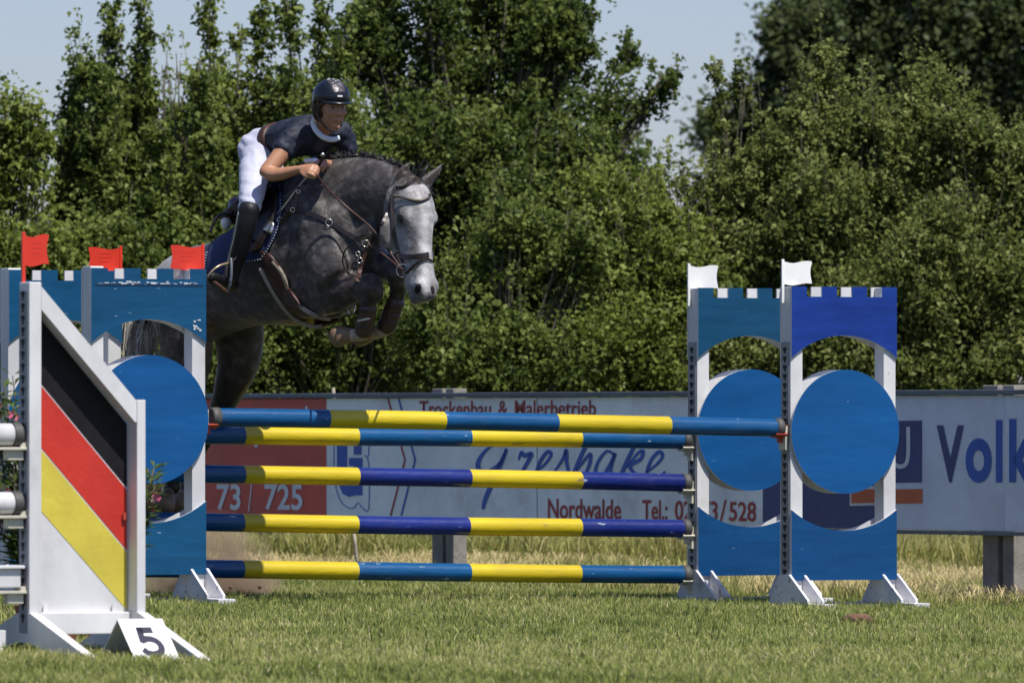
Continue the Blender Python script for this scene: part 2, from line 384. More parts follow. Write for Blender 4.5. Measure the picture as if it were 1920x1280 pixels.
def bumpify(lobes):
    out = []
    for l in lobes:
        x, y, z, rx, ry, rz = l[:6]; w = l[6] if len(l) > 6 else rx * rz
        if rx < .22: out.append((x, y, z, rx, ry, rz, w)); continue
        out.append((x, y + .15 * ry, z, rx * .82, ry * .75, rz * .82, w * .45))
        for q in range(8):
            a = random.uniform(0, 2 * math.pi); e = random.uniform(-.1, 1) ** 1; k = random.uniform(.26, .46)
            out.append((x + rx * .72 * math.cos(a), y - ry * (.15 + .6 * random.random() * abs(math.sin(q))), z + rz * .72 * math.sin(a) * (.3 + .7 * abs(e)), rx * k, ry * k, rz * k * .9, w * .085))
    return out
def tree(label, root, lobes, mat, nleaf, size=.055, clump=.13, per=34, spikes=0, name='tree', trunk_r=.06, up=.45, holes=0.26, name_cat='tree', fine=1.0):
    """lobes: (x,y,z, rx,ry,rz, weight). spikes: upright shoots breaking the outline."""
    th = thing(name, label, name_cat, root)
    bm = bmesh.new()
    lobes = bumpify(lobes)
    L = np.array([l[:6] for l in lobes]); wts = np.array([l[6] if len(l) > 6 else l[3] * l[5] for l in lobes], float); wts /= wts.sum()
    top = max(L[:, 2] + L[:, 5] * .6)
    base = Vector(root)
    tube('', [base, base + Vector((.05, 0, (top - base.z) * .35)), Vector((L[:, 0].mean(), L[:, 1].mean(), base.z + (top - base.z) * .62))], lambda t: trunk_r * (1 - .8 * t), None, None, 8, 5, bm)
    for l in lobes:
        c = Vector(l[:3]); a = base + Vector((0, 0, (c.z - base.z) * .35))
        for q in range(3):
            e = c + Vector((random.uniform(-.6, .6) * l[3], random.uniform(-.6, .6) * l[4], random.uniform(.2, .85) * l[5]))
            tube('', [a, a.lerp(e, .5) + Vector((random.uniform(-.1, .1), 0, .08)), e], lambda t: max(.004, trunk_r * .4 * (1 - .9 * t)), None, None, 5, 4, bm)
    ncl = int(nleaf * 1.3 / per); li = rng.choice(len(L), ncl, p=wts)
    d = rng.normal(size=(ncl, 3)); d /= np.linalg.norm(d, axis=1)[:, None]
    rr = rng.random(ncl) ** .38
    C = L[li, :3] + d * L[li, 3:6] * rr[:, None]
    fac = np.clip(L[li, 3] / .22, .42, 1)
    C += rng.normal(0, .06, C.shape) * fac[:, None]
    if holes: 
        hm = fnoise(C[:, 0] + 40, C[:, 2] + 40, 2.4, 31) * .6 + fnoise(C[:, 0] + C[:, 1] + 40, C[:, 2] + 40, 5.5, 32) * .4
        C = C[hm > holes]; d = d[hm > holes]; fac = fac[hm > holes]; ncl = len(C)
    cr = clump * (.6 + .8 * rng.random(ncl)) * fac
    ct = .47 + .22 * rng.normal(size=ncl)
    dirs = d * .6 + np.array([0, 0, up]) + rng.normal(0, .25, (ncl, 3)); dirs /= np.linalg.norm(dirs, axis=1)[:, None]
    k = np.repeat(np.arange(ncl), per); t = rng.random(len(k)) * 2 - 1
    P = C[k] + dirs[k] * (t * cr[k] * 1.25)[:, None] + rng.normal(0, 1, (len(k), 3)) * (cr[k] * .36 * (1.15 - .6 * np.clip(t, 0, 1)))[:, None]
    T = ct[k] + .14 * t + rng.normal(0, .11, len(k))
    # upright shoots
    if spikes:
        lj = rng.choice(len(L), spikes, p=wts); a = rng.normal(size=(spikes, 3)); a[:, 2] = np.abs(a[:, 2]) + .5; a /= np.linalg.norm(a, axis=1)[:, None]
        S0 = L[lj, :3] + a * L[lj, 3:6] * .85; sl_ = .15 + .40 * rng.random(spikes) ** 1.5
        sd = a * .35 + np.array([0, 0, 1.0]); sd /= np.linalg.norm(sd, axis=1)[:, None]
        k2 = np.repeat(np.arange(spikes), 26); t2 = rng.random(len(k2))
        P2 = S0[k2] + sd[k2] * (t2 * sl_[k2])[:, None] + rng.normal(0, 1, (len(k2), 3)) * (.055 * (1.2 - t2))[:, None]
        P = np.concatenate([P, P2]); T = np.concatenate([T, .55 + .2 * t2 + rng.normal(0, .1, len(k2))])
        for q in range(spikes):
            s0 = Vector(S0[q]); tube('', [s0 - Vector(sd[q]) * .2, s0, s0 + Vector(sd[q]) * float(sl_[q])], lambda t: .006 * (1 - .8 * t), None, None, 4, 2, bm)
    N_ = rng.normal(size=P.shape) * .75 + np.array([.15, -.25, .75]); N_ /= np.linalg.norm(N_, axis=1)[:, None]
    s = size * .80 * (.45 + 1.0 * rng.random(len(P)) ** 1.3)
    V, TT = leaf_arrays(P, N_, s, s * .62, np.clip(T, 0, 1))
    leaf_obj('crown', V, TT, th, LM[mat]); wobj('trunk', bm, th, M['bark'])
    return th
def PL(px, py, D, rpx, ryy, rdep=None, w=None):
    """lobe given by its silhouette in the photograph at a chosen distance"""
    p = W(px, py, D); s = D / FPX
    return (p.x, p.y, p.z, rpx * s, rdep or rpx * s, ryy * s, w if w is not None else (rpx * ryy) * s * s)
def base_at(px, D):
    p = W(px, 1000, D); return (p.x, p.y, gz(p.x))
def column(px, top, w, D, bot=760, n=4):
    out = []
    for i in range(n):
        t = i / (n - 1); ry = (bot - top) / n * .75; ry = ry * (1 - .2 * t); py = bot + (top + ry - bot) * t; ww = max(w * random.uniform(1.1, 1.7) * (1 - .84 * t ** 1.9), 13)
        out.append(PL(px + random.uniform(-16, 16) * (1 - .6 * t), py, D, ww, ry, w=(ww + 6) * ry * (D / FPX) ** 2))
    return out
# left light bush
tree('light green bushy tree at the far left edge behind the red flag', base_at(20, 60), [PL(25, 295, 60, 80, 150), PL(-60, 350, 60.5, 90, 200), PL(40, 520, 59.5, 110, 150), PL(-40, 600, 60, 120, 190), PL(60, 690, 60.5, 120, 120)], 'light', 30000, .07, .15, 26, 12)
# row of upright leaders
rows = [
 ('slim upright hedge tree with a pointed top beside the light green bush', 160, 95, 62, 60.8, [(160, 95), (120, 250)], 'mid'),
 ('hedge tree with two tall thin spires reaching the top edge left of the rider', 235, -15, 70, 61.5, [(205, -10), (268, -20), (235, 150)], 'mid'),
 ('hedge tree with a blunt pointed top between tall spires left of the rider', 340, 70, 70, 60.5, [(335, 70), (300, 210), (375, 190)], 'mid'),
 ('tall hedge tree with close spires straight above the saddle', 420, -5, 80, 61.5, [(398, -5), (446, 40), (490, -10)], 'light'),
 ('tall green hedge tree directly behind the rider helmet', 570, -20, 90, 61.0, [(545, -30), (600, -20), (640, 40)], 'mid')]
for lab, px, top, w, D, leads, mt in rows:
    lobes = []
    leads = leads + [(px + random.uniform(-75, 75), random.uniform(90, 230)) for _ in range(3)]
    for (lx, lt) in leads: lobes += column(lx, lt, w * .62, D + random.uniform(-.4, .4), 740, 6)
    tree(lab, base_at(px, D), lobes, mt, 46000, .062, .14, 20, 90, trunk_r=.05)
tree('dark broad leaved tree rising above the frame behind the horse neck', base_at(880, 63), [PL(780, 90, 63, 130, 170), PL(930, 60, 63.5, 150, 160), PL(1030, 130, 63, 85, 150), PL(1060, 20, 63.4, 62, 60), PL(860, 330, 62.5, 190, 190), PL(1040, 300, 62.5, 130, 140), PL(1140, 210, 63, 50, 60), PL(1180, 105, 63.2, 24, 42), PL(1212, 200, 63, 34, 26), PL(1250, 160, 63, 20, 32), PL(1265, 140, 63, 12, 18), PL(900, 560, 63, 240, 190), PL(720, 480, 63.5, 120, 250), PL(1160, 350, 63, 60, 60)], 'dark', 70000, .065, .15, 30, 30, trunk_r=.12)
tree('lighter round shrub in front of the dark tree right of the horse head', base_at(960, 59), [PL(900, 560, 59.5, 120, 170), PL(1020, 470, 59.2, 110, 130), PL(960, 680, 59, 170, 110), PL(1100, 600, 59.6, 130, 160), PL(840, 660, 59.6, 100, 110)], 'mid', 36000, .058, .13, 28, 30, name='shrub', name_cat='shrub', trunk_r=.04)
tree('pale green shrub with narrow tips left of the white flags', base_at(1200, 59.5), [PL(1110, 400, 60, 75, 90), PL(1200, 430, 59.8, 95, 110), PL(1260, 560, 59.5, 110, 150), PL(1180, 680, 59.3, 150, 100)], 'light', 26000, .055, .12, 28, 36, name='shrub', name_cat='shrub', trunk_r=.04)
tree('dark green hedge shrub behind the horse chest and forelegs', base_at(640, 60.5), [PL(560, 520, 61, 130, 180), PL(690, 620, 60.5, 130, 130), PL(500, 660, 60.5, 140, 110), PL(620, 350, 61.5, 130, 160)], 'mid', 30000, .055, .13, 28, 10, name='shrub', name_cat='shrub', trunk_r=.04)
tree('dark hedge shrub behind the left castle wings', base_at(280, 60), [PL(200, 540, 60, 130, 180), PL(340, 560, 60.2, 140, 180), PL(260, 690, 60, 220, 90), PL(440, 500, 60.5, 90, 190)], 'mid', 34000, .055, .13, 28, 20, name='shrub', name_cat='shrub', trunk_r=.04)
# right olive shrubs
tree('olive green shrub with loose upright shoots behind the white flags', base_at(1400, 60), [PL(1372, 400, 60, 70, 130), PL(1343, 190, 60.2, 13, 80), PL(1392, 175, 60.3, 13, 75), PL(1445, 350, 60, 80, 120), PL(1400, 520, 59.8, 130, 150), PL(1380, 690, 59.6, 160, 100), PL(1300, 460, 60.2, 80, 160)], 'olive', 38000, .052, .12, 26, 60, name='shrub', name_cat='shrub', trunk_r=.04)
tree('yellowish olive shrub rising behind the right castle wing', base_at(1600, 60), [PL(1560, 240, 60, 100, 110), PL(1640, 330, 60, 110, 140), PL(1540, 430, 59.6, 110, 150), PL(1620, 600, 59.5, 150, 150), PL(1500, 700, 59.6, 140, 90), PL(1545, 130, 60.1, 30, 50)], 'olive', 46000, .052, .12, 26, 80, name='shrub', name_cat='shrub', trunk_r=.04)
tree('tall olive shrub at the right edge above the pale board', base_at(1820, 60), [PL(1780, 280, 60, 110, 110), PL(1880, 340, 60, 110, 130), PL(1740, 200, 60.2, 50, 90), PL(1800, 500, 59.6, 140, 160), PL(1900, 620, 59.6, 120, 170), PL(1760, 690, 59.5, 150, 100), PL(2000, 420, 60, 120, 220)], 'olive', 52000, .052, .12, 26, 80, name='shrub', name_cat='shrub', trunk_r=.04)
tree('large dark distant tree filling the top right corner', base_at(1750, 95), [PL(1500, 60, 95, 60, 70), PL(1560, 50, 96, 110, 90), PL(1700, 30, 95, 140, 120), PL(1850, 60, 95, 140, 150), PL(1620, 170, 95, 130, 100), PL(1480, 140, 95.5, 50, 60), PL(1400, 260, 95.5, 90, 100), PL(1960, 170, 95, 120, 200), PL(1780, 240, 96, 200, 140), PL(1550, 330, 96, 180, 140)], 'far', 64000, .12, .30, 26, 0, trunk_r=.10, up=.1, holes=.30)
tree('broad dark tree line standing far behind the hedge', base_at(900, 72), [PL(200, 560, 72, 330, 220, 1.2), PL(620, 420, 72, 240, 260, 1.2), PL(1000, 420, 72, 260, 240, 1.2), PL(1350, 580, 72, 220, 190, 1.2), PL(1750, 500, 72, 330, 220, 1.2)], 'dark', 50000, .10, .22, 30, 0, trunk_r=.25)

# ---------------------------------------------------------------- advertising boards
ZT, ZB = 1.178, .389
def tb(px):
    q = np.array(bpt(px)); return float((q - BP) @ BD)
brz = math.atan2(BD[1], BD[0])
def board(px0, px1, label, mat, name='advertising_board'):
    t0, t1 = tb(px0), tb(px1); q = BP + BD * t0
    th = thing(name, label, 'board', (q[0], q[1], ZB), brz, 'advertising boards along the arena edge')
    th['t0'] = t0; box('panel', .001, t1 - t0 - .001, 0, .02, 0, ZT - ZB, th, mat, .002)
    return th, t0
def zrow(px, py): return CH + (HZ - py) / bscale(px) - ZB
def flat(th, t0, pts, mat, name='print', off=.004):
    """polygon given in photo pixels on the board plane, thin print sheet"""
    P = [(tb(a) - t0, zrow(a, b)) for a, b in pts]
    return prism(name, P, -off, -off + .0015, th, mat)
def lettering(th, t0, s, px0, px1, ytop, ybot, mat, bold=.0, off=.004, shear=0, name='lettering'):
    cu = bpy.data.curves.new('t', 'FONT'); cu.body = s; cu.size = 1; cu.offset = bold; cu.shear = shear; cu.resolution_u = 4
    o = bpy.data.objects.new('t', cu); COL.objects.link(o); dg = bpy.context.evaluated_depsgraph_get()
    me = bpy.data.meshes.new_from_object(o.evaluated_get(dg)); bpy.data.objects.remove(o)
    V = np.empty(len(me.vertices) * 3, np.float32); me.vertices.foreach_get('co', V); V = V.reshape(-1, 3)
    mn, mx = V.min(0), V.max(0); a, b = tb(px0) - t0, tb(px1) - t0; z1, z0 = zrow((px0 + px1) / 2, ytop), zrow((px0 + px1) / 2, ybot)
    U = np.stack([a + (V[:, 0] - mn[0]) / (mx[0] - mn[0]) * (b - a), np.full(len(V), -off), z0 + (V[:, 1] - mn[1]) / (mx[1] - mn[1]) * (z1 - z0)], 1)
    me.vertices.foreach_set('co', U.astype(np.float32).ravel()); me.materials.clear(); me.update()
    return link(name, me, th, mat)
def ribbon2d(th, t0, pts, wid, mat, name='lettering', off=.004, sub=7):
    P = [Vector((tb(a), zrow(a, b), w_ if False else 0)) for a, b in pts for w_ in [0]]
    C = catmull(P, sub) if len(P) > 2 else P; bm = bmesh.new(); L_ = []
    n = len(C)
    for i, p in enumerate(C):
        T = (C[min(i + 1, n - 1)] - C[max(i - 1, 0)]).normalized(); Nn = Vector((-T.y, T.x, 0))
        w = (wid(i / (n - 1)) if callable(wid) else wid) / 2
        L_.append([bm.verts.new((p.x - t0 + s * Nn.x * w * 1.5, -off, p.y + s * Nn.y * w)) for s in (-1, 1)])
    for a, b in zip(L_[:-1], L_[1:]): bm.faces.new((a[0], a[1], b[1], b[0]))
    return bm_obj(name, bm, th, mat)
red, t0 = board(60, 612, 'dark red advertising board with white telephone number 73 / 725', M['sign_red'])
lettering(red, t0, '73', 407, 452, 907, 956, M['t_white'], .02); lettering(red, t0, '/', 466, 474, 905, 958, M['t_white'])
lettering(red, t0, '725', 497, 568, 907, 956, M['t_white'], .02); lettering(red, t0, '0', 302, 326, 907, 956, M['t_white'], .02)
flat(red, t0, [(573, 761), (578, 761), (578, 772), (573, 772)], M['t_white'], 'lettering'); flat(red, t0, [(478, 822), (484, 822), (484, 838), (478, 838)], M['t_white'], 'lettering')
wb, t0 = board(612, 1430, 'pale board lettered Trockenbau and Malerbetrieb behind the blue and yellow poles', M['sign_white'])
lettering(wb, t0, 'Trockenbau', 787, 921, 751, 782, M['t_red'], .012)
lettering(wb, t0, '&', 935, 952, 751, 780, M['t_red'], .012)
lettering(wb, t0, 'Malerbetrieb', 966, 1118, 750, 780, M['t_red'], .012)
lettering(wb, t0, 'Nordwalde', 1028, 1165, 935, 973, M['t_red'], .014)
lettering(wb, t0, 'Tel.:', 1205, 1252, 937, 974, M['t_red'], .014)
lettering(wb, t0, '025', 1266, 1314, 938, 975, M['t_red'], .014)
lettering(wb, t0, '73', 1317, 1346, 939, 976, M['t_red'], .014); lettering(wb, t0, '/', 1350, 1363, 936, 978, M['t_red']); lettering(wb, t0, '528', 1368, 1418, 940, 977, M['t_red'], .014)
# chevrons
ribbon2d(wb, t0, [(728, 747), (760, 862), (733, 966)], .012, M['t_red'], 'print', sub=1)
ribbon2d(wb, t0, [(748, 747), (779, 862), (753, 966)], .012, M['t_blue'], 'print', sub=1)
# G emblem: blue letter inside a thin outline
flat(wb, t0, [(632, 800), (651, 790), (664, 800), (678, 830), (678, 852), (664, 852), (664, 833), (651, 833), (651, 905), (664, 905), (664, 873), (655, 873), (655, 858), (680, 858), (680, 928), (668, 928), (655, 931), (643, 925), (633, 900)], M['t_blue'], 'emblem')
ribbon2d(wb, t0, [(627, 800), (636, 780), (652, 770), (668, 776), (678, 790), (690, 775), (692, 852), (684, 853), (692, 868), (692, 953), (680, 951), (672, 942), (662, 953), (644, 945), (632, 920), (627, 880), (627, 800)], .006, M['t_blue'], 'emblem_outline', sub=3)
# script name
SW = .026
def sw(a, b): return lambda t: a + (b - a) * math.sin(math.pi * t)
for pts, w in (
  ([(930, 829), (908, 848), (897, 868), (901, 882), (918, 884), (940, 866), (950, 842)], sw(.012, .036)),
  ([(951, 841), (940, 868), (925, 902), (911, 934), (906, 954)], sw(.022, .036)),
  ([(973, 862), (978, 848), (984, 854), (997, 851), (990, 866), (976, 890), (972, 898)], sw(.016, .030)),
  ([(1004, 886), (1024, 868), (1034, 852), (1027, 847), (1013, 866), (1007, 890), (1022, 896), (1036, 886)], sw(.014, .026)),
  ([(1036, 890), (1056, 860), (1062, 844), (1063, 866), (1066, 888), (1052, 898)], sw(.014, .026)),
  ([(1112, 812), (1094, 846), (1076, 888), (1071, 900)], sw(.018, .030)), ([(1082, 882), (1100, 858), (1108, 852), (1106, 870), (1098, 892), (1110, 898)], sw(.014, .026)),
  ([(1153, 852), (1138, 846), (1122, 866), (1117, 888), (1130, 894), (1146, 868), (1154, 850), (1146, 880), (1150, 896)], sw(.014, .026)),
  ([(1205, 812), (1184, 848), (1166, 888), (1160, 900)], sw(.018, .030)), ([(1176, 876), (1196, 850), (1206, 846), (1202, 860), (1182, 874), (1196, 892), (1206, 896)], sw(.014, .026)),
  ([(1212, 886), (1234, 868), (1243, 854), (1236, 847), (1222, 862), (1214, 888), (1230, 898), (1248, 884)], sw(.014, .024))):
    ribbon2d(wb, t0, pts, w, M['t_blue'], 'lettering')
for px in (1007,): box('joint', tb(px) - t0, tb(px) - t0 + .004, -.0025, .001, .005, ZT - ZB - .005, wb, M['rail_dark'], 0)
nb, t0 = board(1430, 1664, 'navy blue advertising board seen through the right castle wings', M['sign_navy'])
flat(nb, t0, [(1594, 912), (1663, 910), (1663, 946), (1594, 948)], M['t_white'], 'print', .003); flat(nb, t0, [(1597, 917), (1663, 916), (1663, 942), (1597, 943)], M['t_orange'], 'print', .005)
gb, t0 = board(1664, 1884, 'pale grey advertising board with the blue letters Vol', M['sign_grey'])
flat(gb, t0, [(1666, 789), (1729, 788), (1729, 904), (1666, 905)], M['sign_navy'], 'emblem', .003)
flat(gb, t0, [(1666, 917), (1730, 916), (1730, 943), (1666, 944)], M['t_orange'], 'print', .003)
ribbon2d(gb, t0, [(1704, 800), (1704, 850), (1699, 870), (1686, 874), (1676, 866)], .024, M['t_white'], 'emblem', .005)
lettering(gb, t0, 'V', 1757, 1808, 797, 904, M['sign_navy'], .03); lettering(gb, t0, 'o', 1811, 1860, 821, 905, M['t_blue'], .03); lettering(gb, t0, 'l', 1868, 1880, 787, 904, M['t_blue'], .03)
gb2, t0 = board(1884, 2200, 'pale grey board continuing with the blue letter k at the right edge', M['sign_grey'])
lettering(gb2, t0, 'k', 1893, 1940, 785, 904, M['t_blue'], .03)
# frame of the boards
ta, tz = tb(60), tb(2200); q = BP + BD * ta
fr = thing('board_fence', 'grey steel rails and concrete posts carrying the advertising boards', 'fence', (q[0], q[1], 0), brz)
box('top_rail', 0, tz - ta, -.03, .05, ZT + .003, ZT + .033, fr, M['rail_dark'], .004)
box('bottom_rail', 0, tz - ta, -.01, .05, ZB - .026, ZB - .003, fr, M['rail_dark'], .003)
for pxc in (205, 816, 1857):
    tc = tb(pxc) - ta; gzz = gz(bpt(pxc)[0]) - .1
    w = .15 if pxc > 1000 else .125
    bm = bmesh.new(); add_box(bm, tc - w, tc - w * .05, .06, .16, gzz, ZT + .06, .006); add_box(bm, tc - w * .05, tc + w * .3, .10, .13, gzz, ZT + .055, 0); add_box(bm, tc + w * .3, tc + w, .055, .16, gzz, ZT + .06, .006)
    bm_obj('post', bm, fr, M['concrete'])
def stake(px, y0, y1, lab, lean=.03):
    D = FPX / bscale(px) - .25 if y0 > 900 else FPX / bscale(px) + .4
    a = W(px, y0, D); b = W(px + 4, y1, D); b.x += lean * .3
    th = tube('stake', [a, b], .012, None, M['old_wood'], 6, 3); tag(th, lab, 'stake'); return th
stake(664, 998, 1065, 'thin pale leaning stake in the grass under the white board')
stake(625, 727, 790, 'pale wooden stake end sticking up above the board rail', 0)
# ---------------------------------------------------------------- the jump
TH = math.atan(.515); UX = Vector((math.cos(TH), math.sin(TH), 0)); WY = Vector((math.sin(TH), -math.cos(TH), 0))
A1 = Vector((-2.272, -1.0, 0)); LEN = 4.323; SPREAD = 1.1
PW_ = .683; HT = 1.656; Z0 = .157      # panel width, panel height, height of panel bottom over the ground
def arc(x0, x1, zc, zm, n=26):     # arc through (x0,zc) (mid,zm) (x1,zc)
    h = zm - zc; a = (x1 - x0) / 2; r = (a * a + h * h) / (2 * h); cx = (x0 + x1) / 2; cz = zm - r
    out = []
    for i in range(n + 1):
        x = x0 + (x1 - x0) * i / n; s = math.sqrt(max(r * r - (x - cx) ** 2, 0)); out.append((x, cz + (s if r > 0 else -s)))
    return out
def castle_wing(label, rowback, right, top, disc, low, zoff=0):
    u = LEN if right else 0
    p = A1 + UX * u - WY * (SPREAD if rowback else 0); p.z = gz(p.x) + zoff
    th = thing('castle_wing', label, 'jump wing', p, TH, 'blue castle shaped jump wings')
    T = Z0 + HT; mats_f = [top, M['white']]
    s = PW_ / 7; g = .057
    up = [(0, T - .403)] + arc(0, PW_, T - .403, T - .275)[1:-1] + [(PW_, T - .403), (PW_, T)]
    for k in range(6, 0, -1):
        if k % 2 == 0: up += [(s * k, T), (s * k, T - g)] if False else []
    # battlements: merlon, gap alternately, seven equal parts
    pts = []
    for k in range(7):
        z = T if k % 2 == 0 else T - g
        pts += [(s * k, z), (s * (k + 1), z)]
    up = [(0, T - .403)] + arc(0, PW_, T - .403, T - .275)[1:-1] + [(PW_, T - .403)] + pts[::-1]
    lowp = [(0, Z0), (PW_, Z0), (PW_, Z0 + .398)] + arc(PW_, 0, 0, .119)[1:-1] + [(0, Z0 + .398)]
    lp = [(0, Z0), (PW_, Z0), (PW_, Z0 + .398)]
    for (x, z) in arc(0, PW_, 0, .119)[::-1][1:-1]: lp.append((x, Z0 + .398 - z))
    lp.append((0, Z0 + .398))
    dc = [(PW_ / 2 + .350 * math.cos(a * math.pi / 36), T - .818 + .350 * math.sin(a * math.pi / 36)) for a in range(72)]
    for nm, P, m in (('upper_panel', up, top), ('lower_panel', lp, low), ('round_panel', dc, disc)):
        ox = -.010 if nm != 'round_panel' else -.022
        o = prism(nm, P, ox, ox + .012, th, [m, M['white']], 'y', (0, 1, 1)); o2 = prism(nm, P, .112, .124, th, [m, M['white']], 'y', (1, 0, 1))
    for x0 in (0, PW_ - .078):
        box('post', x0, x0 + .078, .004, .110, .02, T - (.002 if right or x0 else -.01), th, M['white'], .004)
        for xx in ((x0 - .016, x0 - .001), (x0 + .079, x0 + .094)):
            prism('foot_gusset', [(-.22, .03), (-.22, .048), (-.005, .19), (.10, .19), (.22, .048), (.22, .03)], xx[0], xx[1], th, M['white_feet'], 'x')
        box('foot_board', x0 - .012, x0 + .09, -.36, .32, -.005, .03, th, M['white_feet'], .004)
    box('base_rail', .09, PW_ - .09, .20, .26, -.002, .028, th, M['white_feet'], .004)
    # keyhole rail on the inner side
    xr = -.006 if right else PW_ + .001
    box('keyhole_rail', xr, xr + .005, .015, .105, .06, 1.50, th, M['metal'], .001)
    rail = th.children[-1]; z = .10; me = None
    while z < 1.48:
        if me is None:
            xx = xr - .0012 if right else xr + .0042
            bm = bmesh.new(); add_box(bm, xx, xx + .002, .040, .080, 0, .020); add_box(bm, xx, xx + .002, .051, .069, -.014, -.0005)
            k = bm_obj('keyhole', bm, rail, M['hole']); me = k.data
        else:
            k = bpy.data.objects.new('keyhole', me); COL.objects.link(k); k.parent = rail
        k.location.z = z; z += .05
    return th
def cup(th, x, z, mat, sgn, name='pole_cup', r=.052):
    """shallow dish reaching out from the post towards the pole"""
    bm = bmesh.new(); n = 10
    for k in range(n):
        a0 = math.pi * (1.22 + .56 * k / n); a1 = math.pi * (1.22 + .56 * (k + 1) / n)
        P = [(.06 + (r + e) * math.cos(a), z + (r + e) * math.sin(a)) for a, e in ((a0, 0), (a1, 0), (a1, .010), (a0, .010))]
        xs = sorted((x, x + sgn * .075)); v = [bm.verts.new((xx, p_[0], p_[1])) for xx in xs for p_ in P]
        for q in ((0, 1, 2, 3), (7, 6, 5, 4), (0, 4, 5, 1), (1, 5, 6, 2), (2, 6, 7, 3), (3, 7, 4, 0)): bm.faces.new([v[i] for i in q])
    xs = sorted((x, x + sgn * .014)); add_box(bm, xs[0], xs[1], .03, .09, z - .115, z + .012, .003)
    xs = sorted((x + sgn * .012, x + sgn * .045)); add_box(bm, xs[0], xs[1], .05, .07, z - .088, z - .05, .002)
    bmesh.ops.remove_doubles(bm, verts=bm.verts, dist=1e-5)
    return bm_obj(name, bm, th, mat)
WFL = castle_wing('front left castle wing with chipped paint under its battlements, nearest the horse', False, False, M['blue_a'], M['blue_disc'], M['blue_a'])
WFR = castle_wing('front right castle wing with royal blue battlements beside the pale grey board', False, True, M['blue_royal'], M['blue_disc'], M['blue_low'])
WBL = castle_wing('rear left castle wing cut off by the left edge behind the black red yellow wing', True, False, M['blue_a'], M['blue_disc'], M['blue_a'])
WBR = castle_wing('rear right castle wing with teal battlements half hidden by the front right one', True, True, M['blue_teal'], M['blue_disc'], M['blue_low'])
# scraped band of paint on the front left wing
M['chip'] = paint('bare_primer', (.60, .64, .68), .8, .2)
bm = bmesh.new(); T = Z0 + HT
for i in range(46):
    x = .03 + .60 * random.random() ** .9; w = random.uniform(.004, .030); z = T - .082 + random.gauss(0, .0035)
    add_box(bm, x, x + w, -.0135 + i * 1e-5, -.0115, z, z + random.uniform(.0012, .006))
for i in range(9):
    x = .60 + random.random() * .05; z = T - .34 + random.random() * .06; add_box(bm, x, x + random.uniform(.004, .016), -.0136 + i * 1e-5, -.0115, z, z + random.uniform(.004, .014))
o = bm_obj('chipped_paint', bm, WFL, M['chip']); o['kind'] = 'stuff'
M['dark_line'] = paint('dark_crack', (.004, .03, .09), .6, .3)
box('crack', .02, .665, -.0128, -.0115, T - .093, T - .088, WFL, M['dark_line'], 0)

def u_of(px, row):
    base = A1 - WY * row; k = (px - 960) / FPX; D1 = base.y + 45
    return (k * D1 - base.x) / (UX.x - k * UX.y)
def pole(label, row, px0, px1, cuts, cols, zl, zr, r=.051, caps=(1, 1), group='blue and yellow jump poles'):
    """axis runs through the post middle; heights given at the two ends"""
    back = row + .06; base = A1 - WY * back
    u0, u1 = u_of(px0, back), u_of(px1, back)
    a = base + UX * u0; b = base + UX * u1; a.z, b.z = zl, zr
    th = thing('jump_pole', label, 'pole', a, TH, group)
    Lh = (Vector((b.x, b.y, 0)) - Vector((a.x, a.y, 0))).length; slope = (zr - zl) / Lh
    us = sorted([u_of(c, back) - u0 for c in cuts]); bounds = [.045 if caps[0] else 0] + us + [Lh - (.045 if caps[1] else 0)]
    sd = random.random() * 50; cap_n = len(cols)
    bm = bmesh.new(); seg = 28; prev = None
    def ring(x, rr):
        out = []
        for k in range(seg):
            an = 2 * math.pi * k / seg; q = rr * (1 + .018 * mnoise.noise(Vector((x * 1.5, math.cos(an) * .8, math.sin(an) * .8 + sd))) + .01 * mnoise.noise(Vector((x * 9, math.cos(an) * 2, math.sin(an) * 2 + sd))))
            out.append(bm.verts.new((x, q * math.cos(an), q * math.sin(an) + slope * x + .004 * math.sin(x * 1.1 + sd))))
        return out
    for j, (x0, x1) in enumerate(zip(bounds[:-1], bounds[1:])):
        ns = max(2, int((x1 - x0) / .06))
        for i in range(ns + 1):
            if i == 0 and prev is not None: continue
            rg = ring(x0 + (x1 - x0) * i / ns, r)
            if prev is not None:
                for k in range(seg):
                    f_ = bm.faces.new((prev[k], prev[(k + 1) % seg], rg[(k + 1) % seg], rg[k])); f_.material_index = j
                    f_.smooth = True
            prev = rg
    o = bm_obj('shaft', bm, th, [M[c] for c in cols])
    for on, x in ((caps[0], .023), (caps[1], Lh - .023)):
        if not on: continue
        bm = bmesh.new(); rings = []
        for xx, rr in ((-.025, .04), (-.025, .049), (-.020, .0545), (.024, .0545), (.024, .05)):
            sx = xx if x < .1 else -xx
            rings.append([bm.verts.new((x + sx, rr / .051 * r * math.cos(2 * math.pi * k / 24), rr / .051 * r * math.sin(2 * math.pi * k / 24) + slope * x + .004 * math.sin(x * 1.1 + sd))) for k in range(24)])
        for p_, q_ in zip(rings[:-1], rings[1:]):
            for k in range(24): bm.faces.new((p_[k], p_[(k + 1) % 24], q_[(k + 1) % 24], q_[k]))
        bm.faces.new(rings[0]); c = bm_obj('end_cap', bm, th, M['rubber'])
        for p_ in c.data.polygons: p_.use_smooth = len(p_.vertices) == 4
    return th
def zat(px, py, back):
    base = A1 - WY * back; p = base + UX * u_of(px, back); return CH + (HZ - py) * (p.y + 45) / FPX
B_, Y_, N_ = 'pole_blue', 'pole_yellow', 'pole_navy'
pole('front top pole, blue and yellow, resting in red cups', 0, 395, 1465, [614, 831, 1042, 1253], [B_, Y_, B_, Y_, B_], zat(395, 782.5, .06), zat(1465, 800.5, .06))
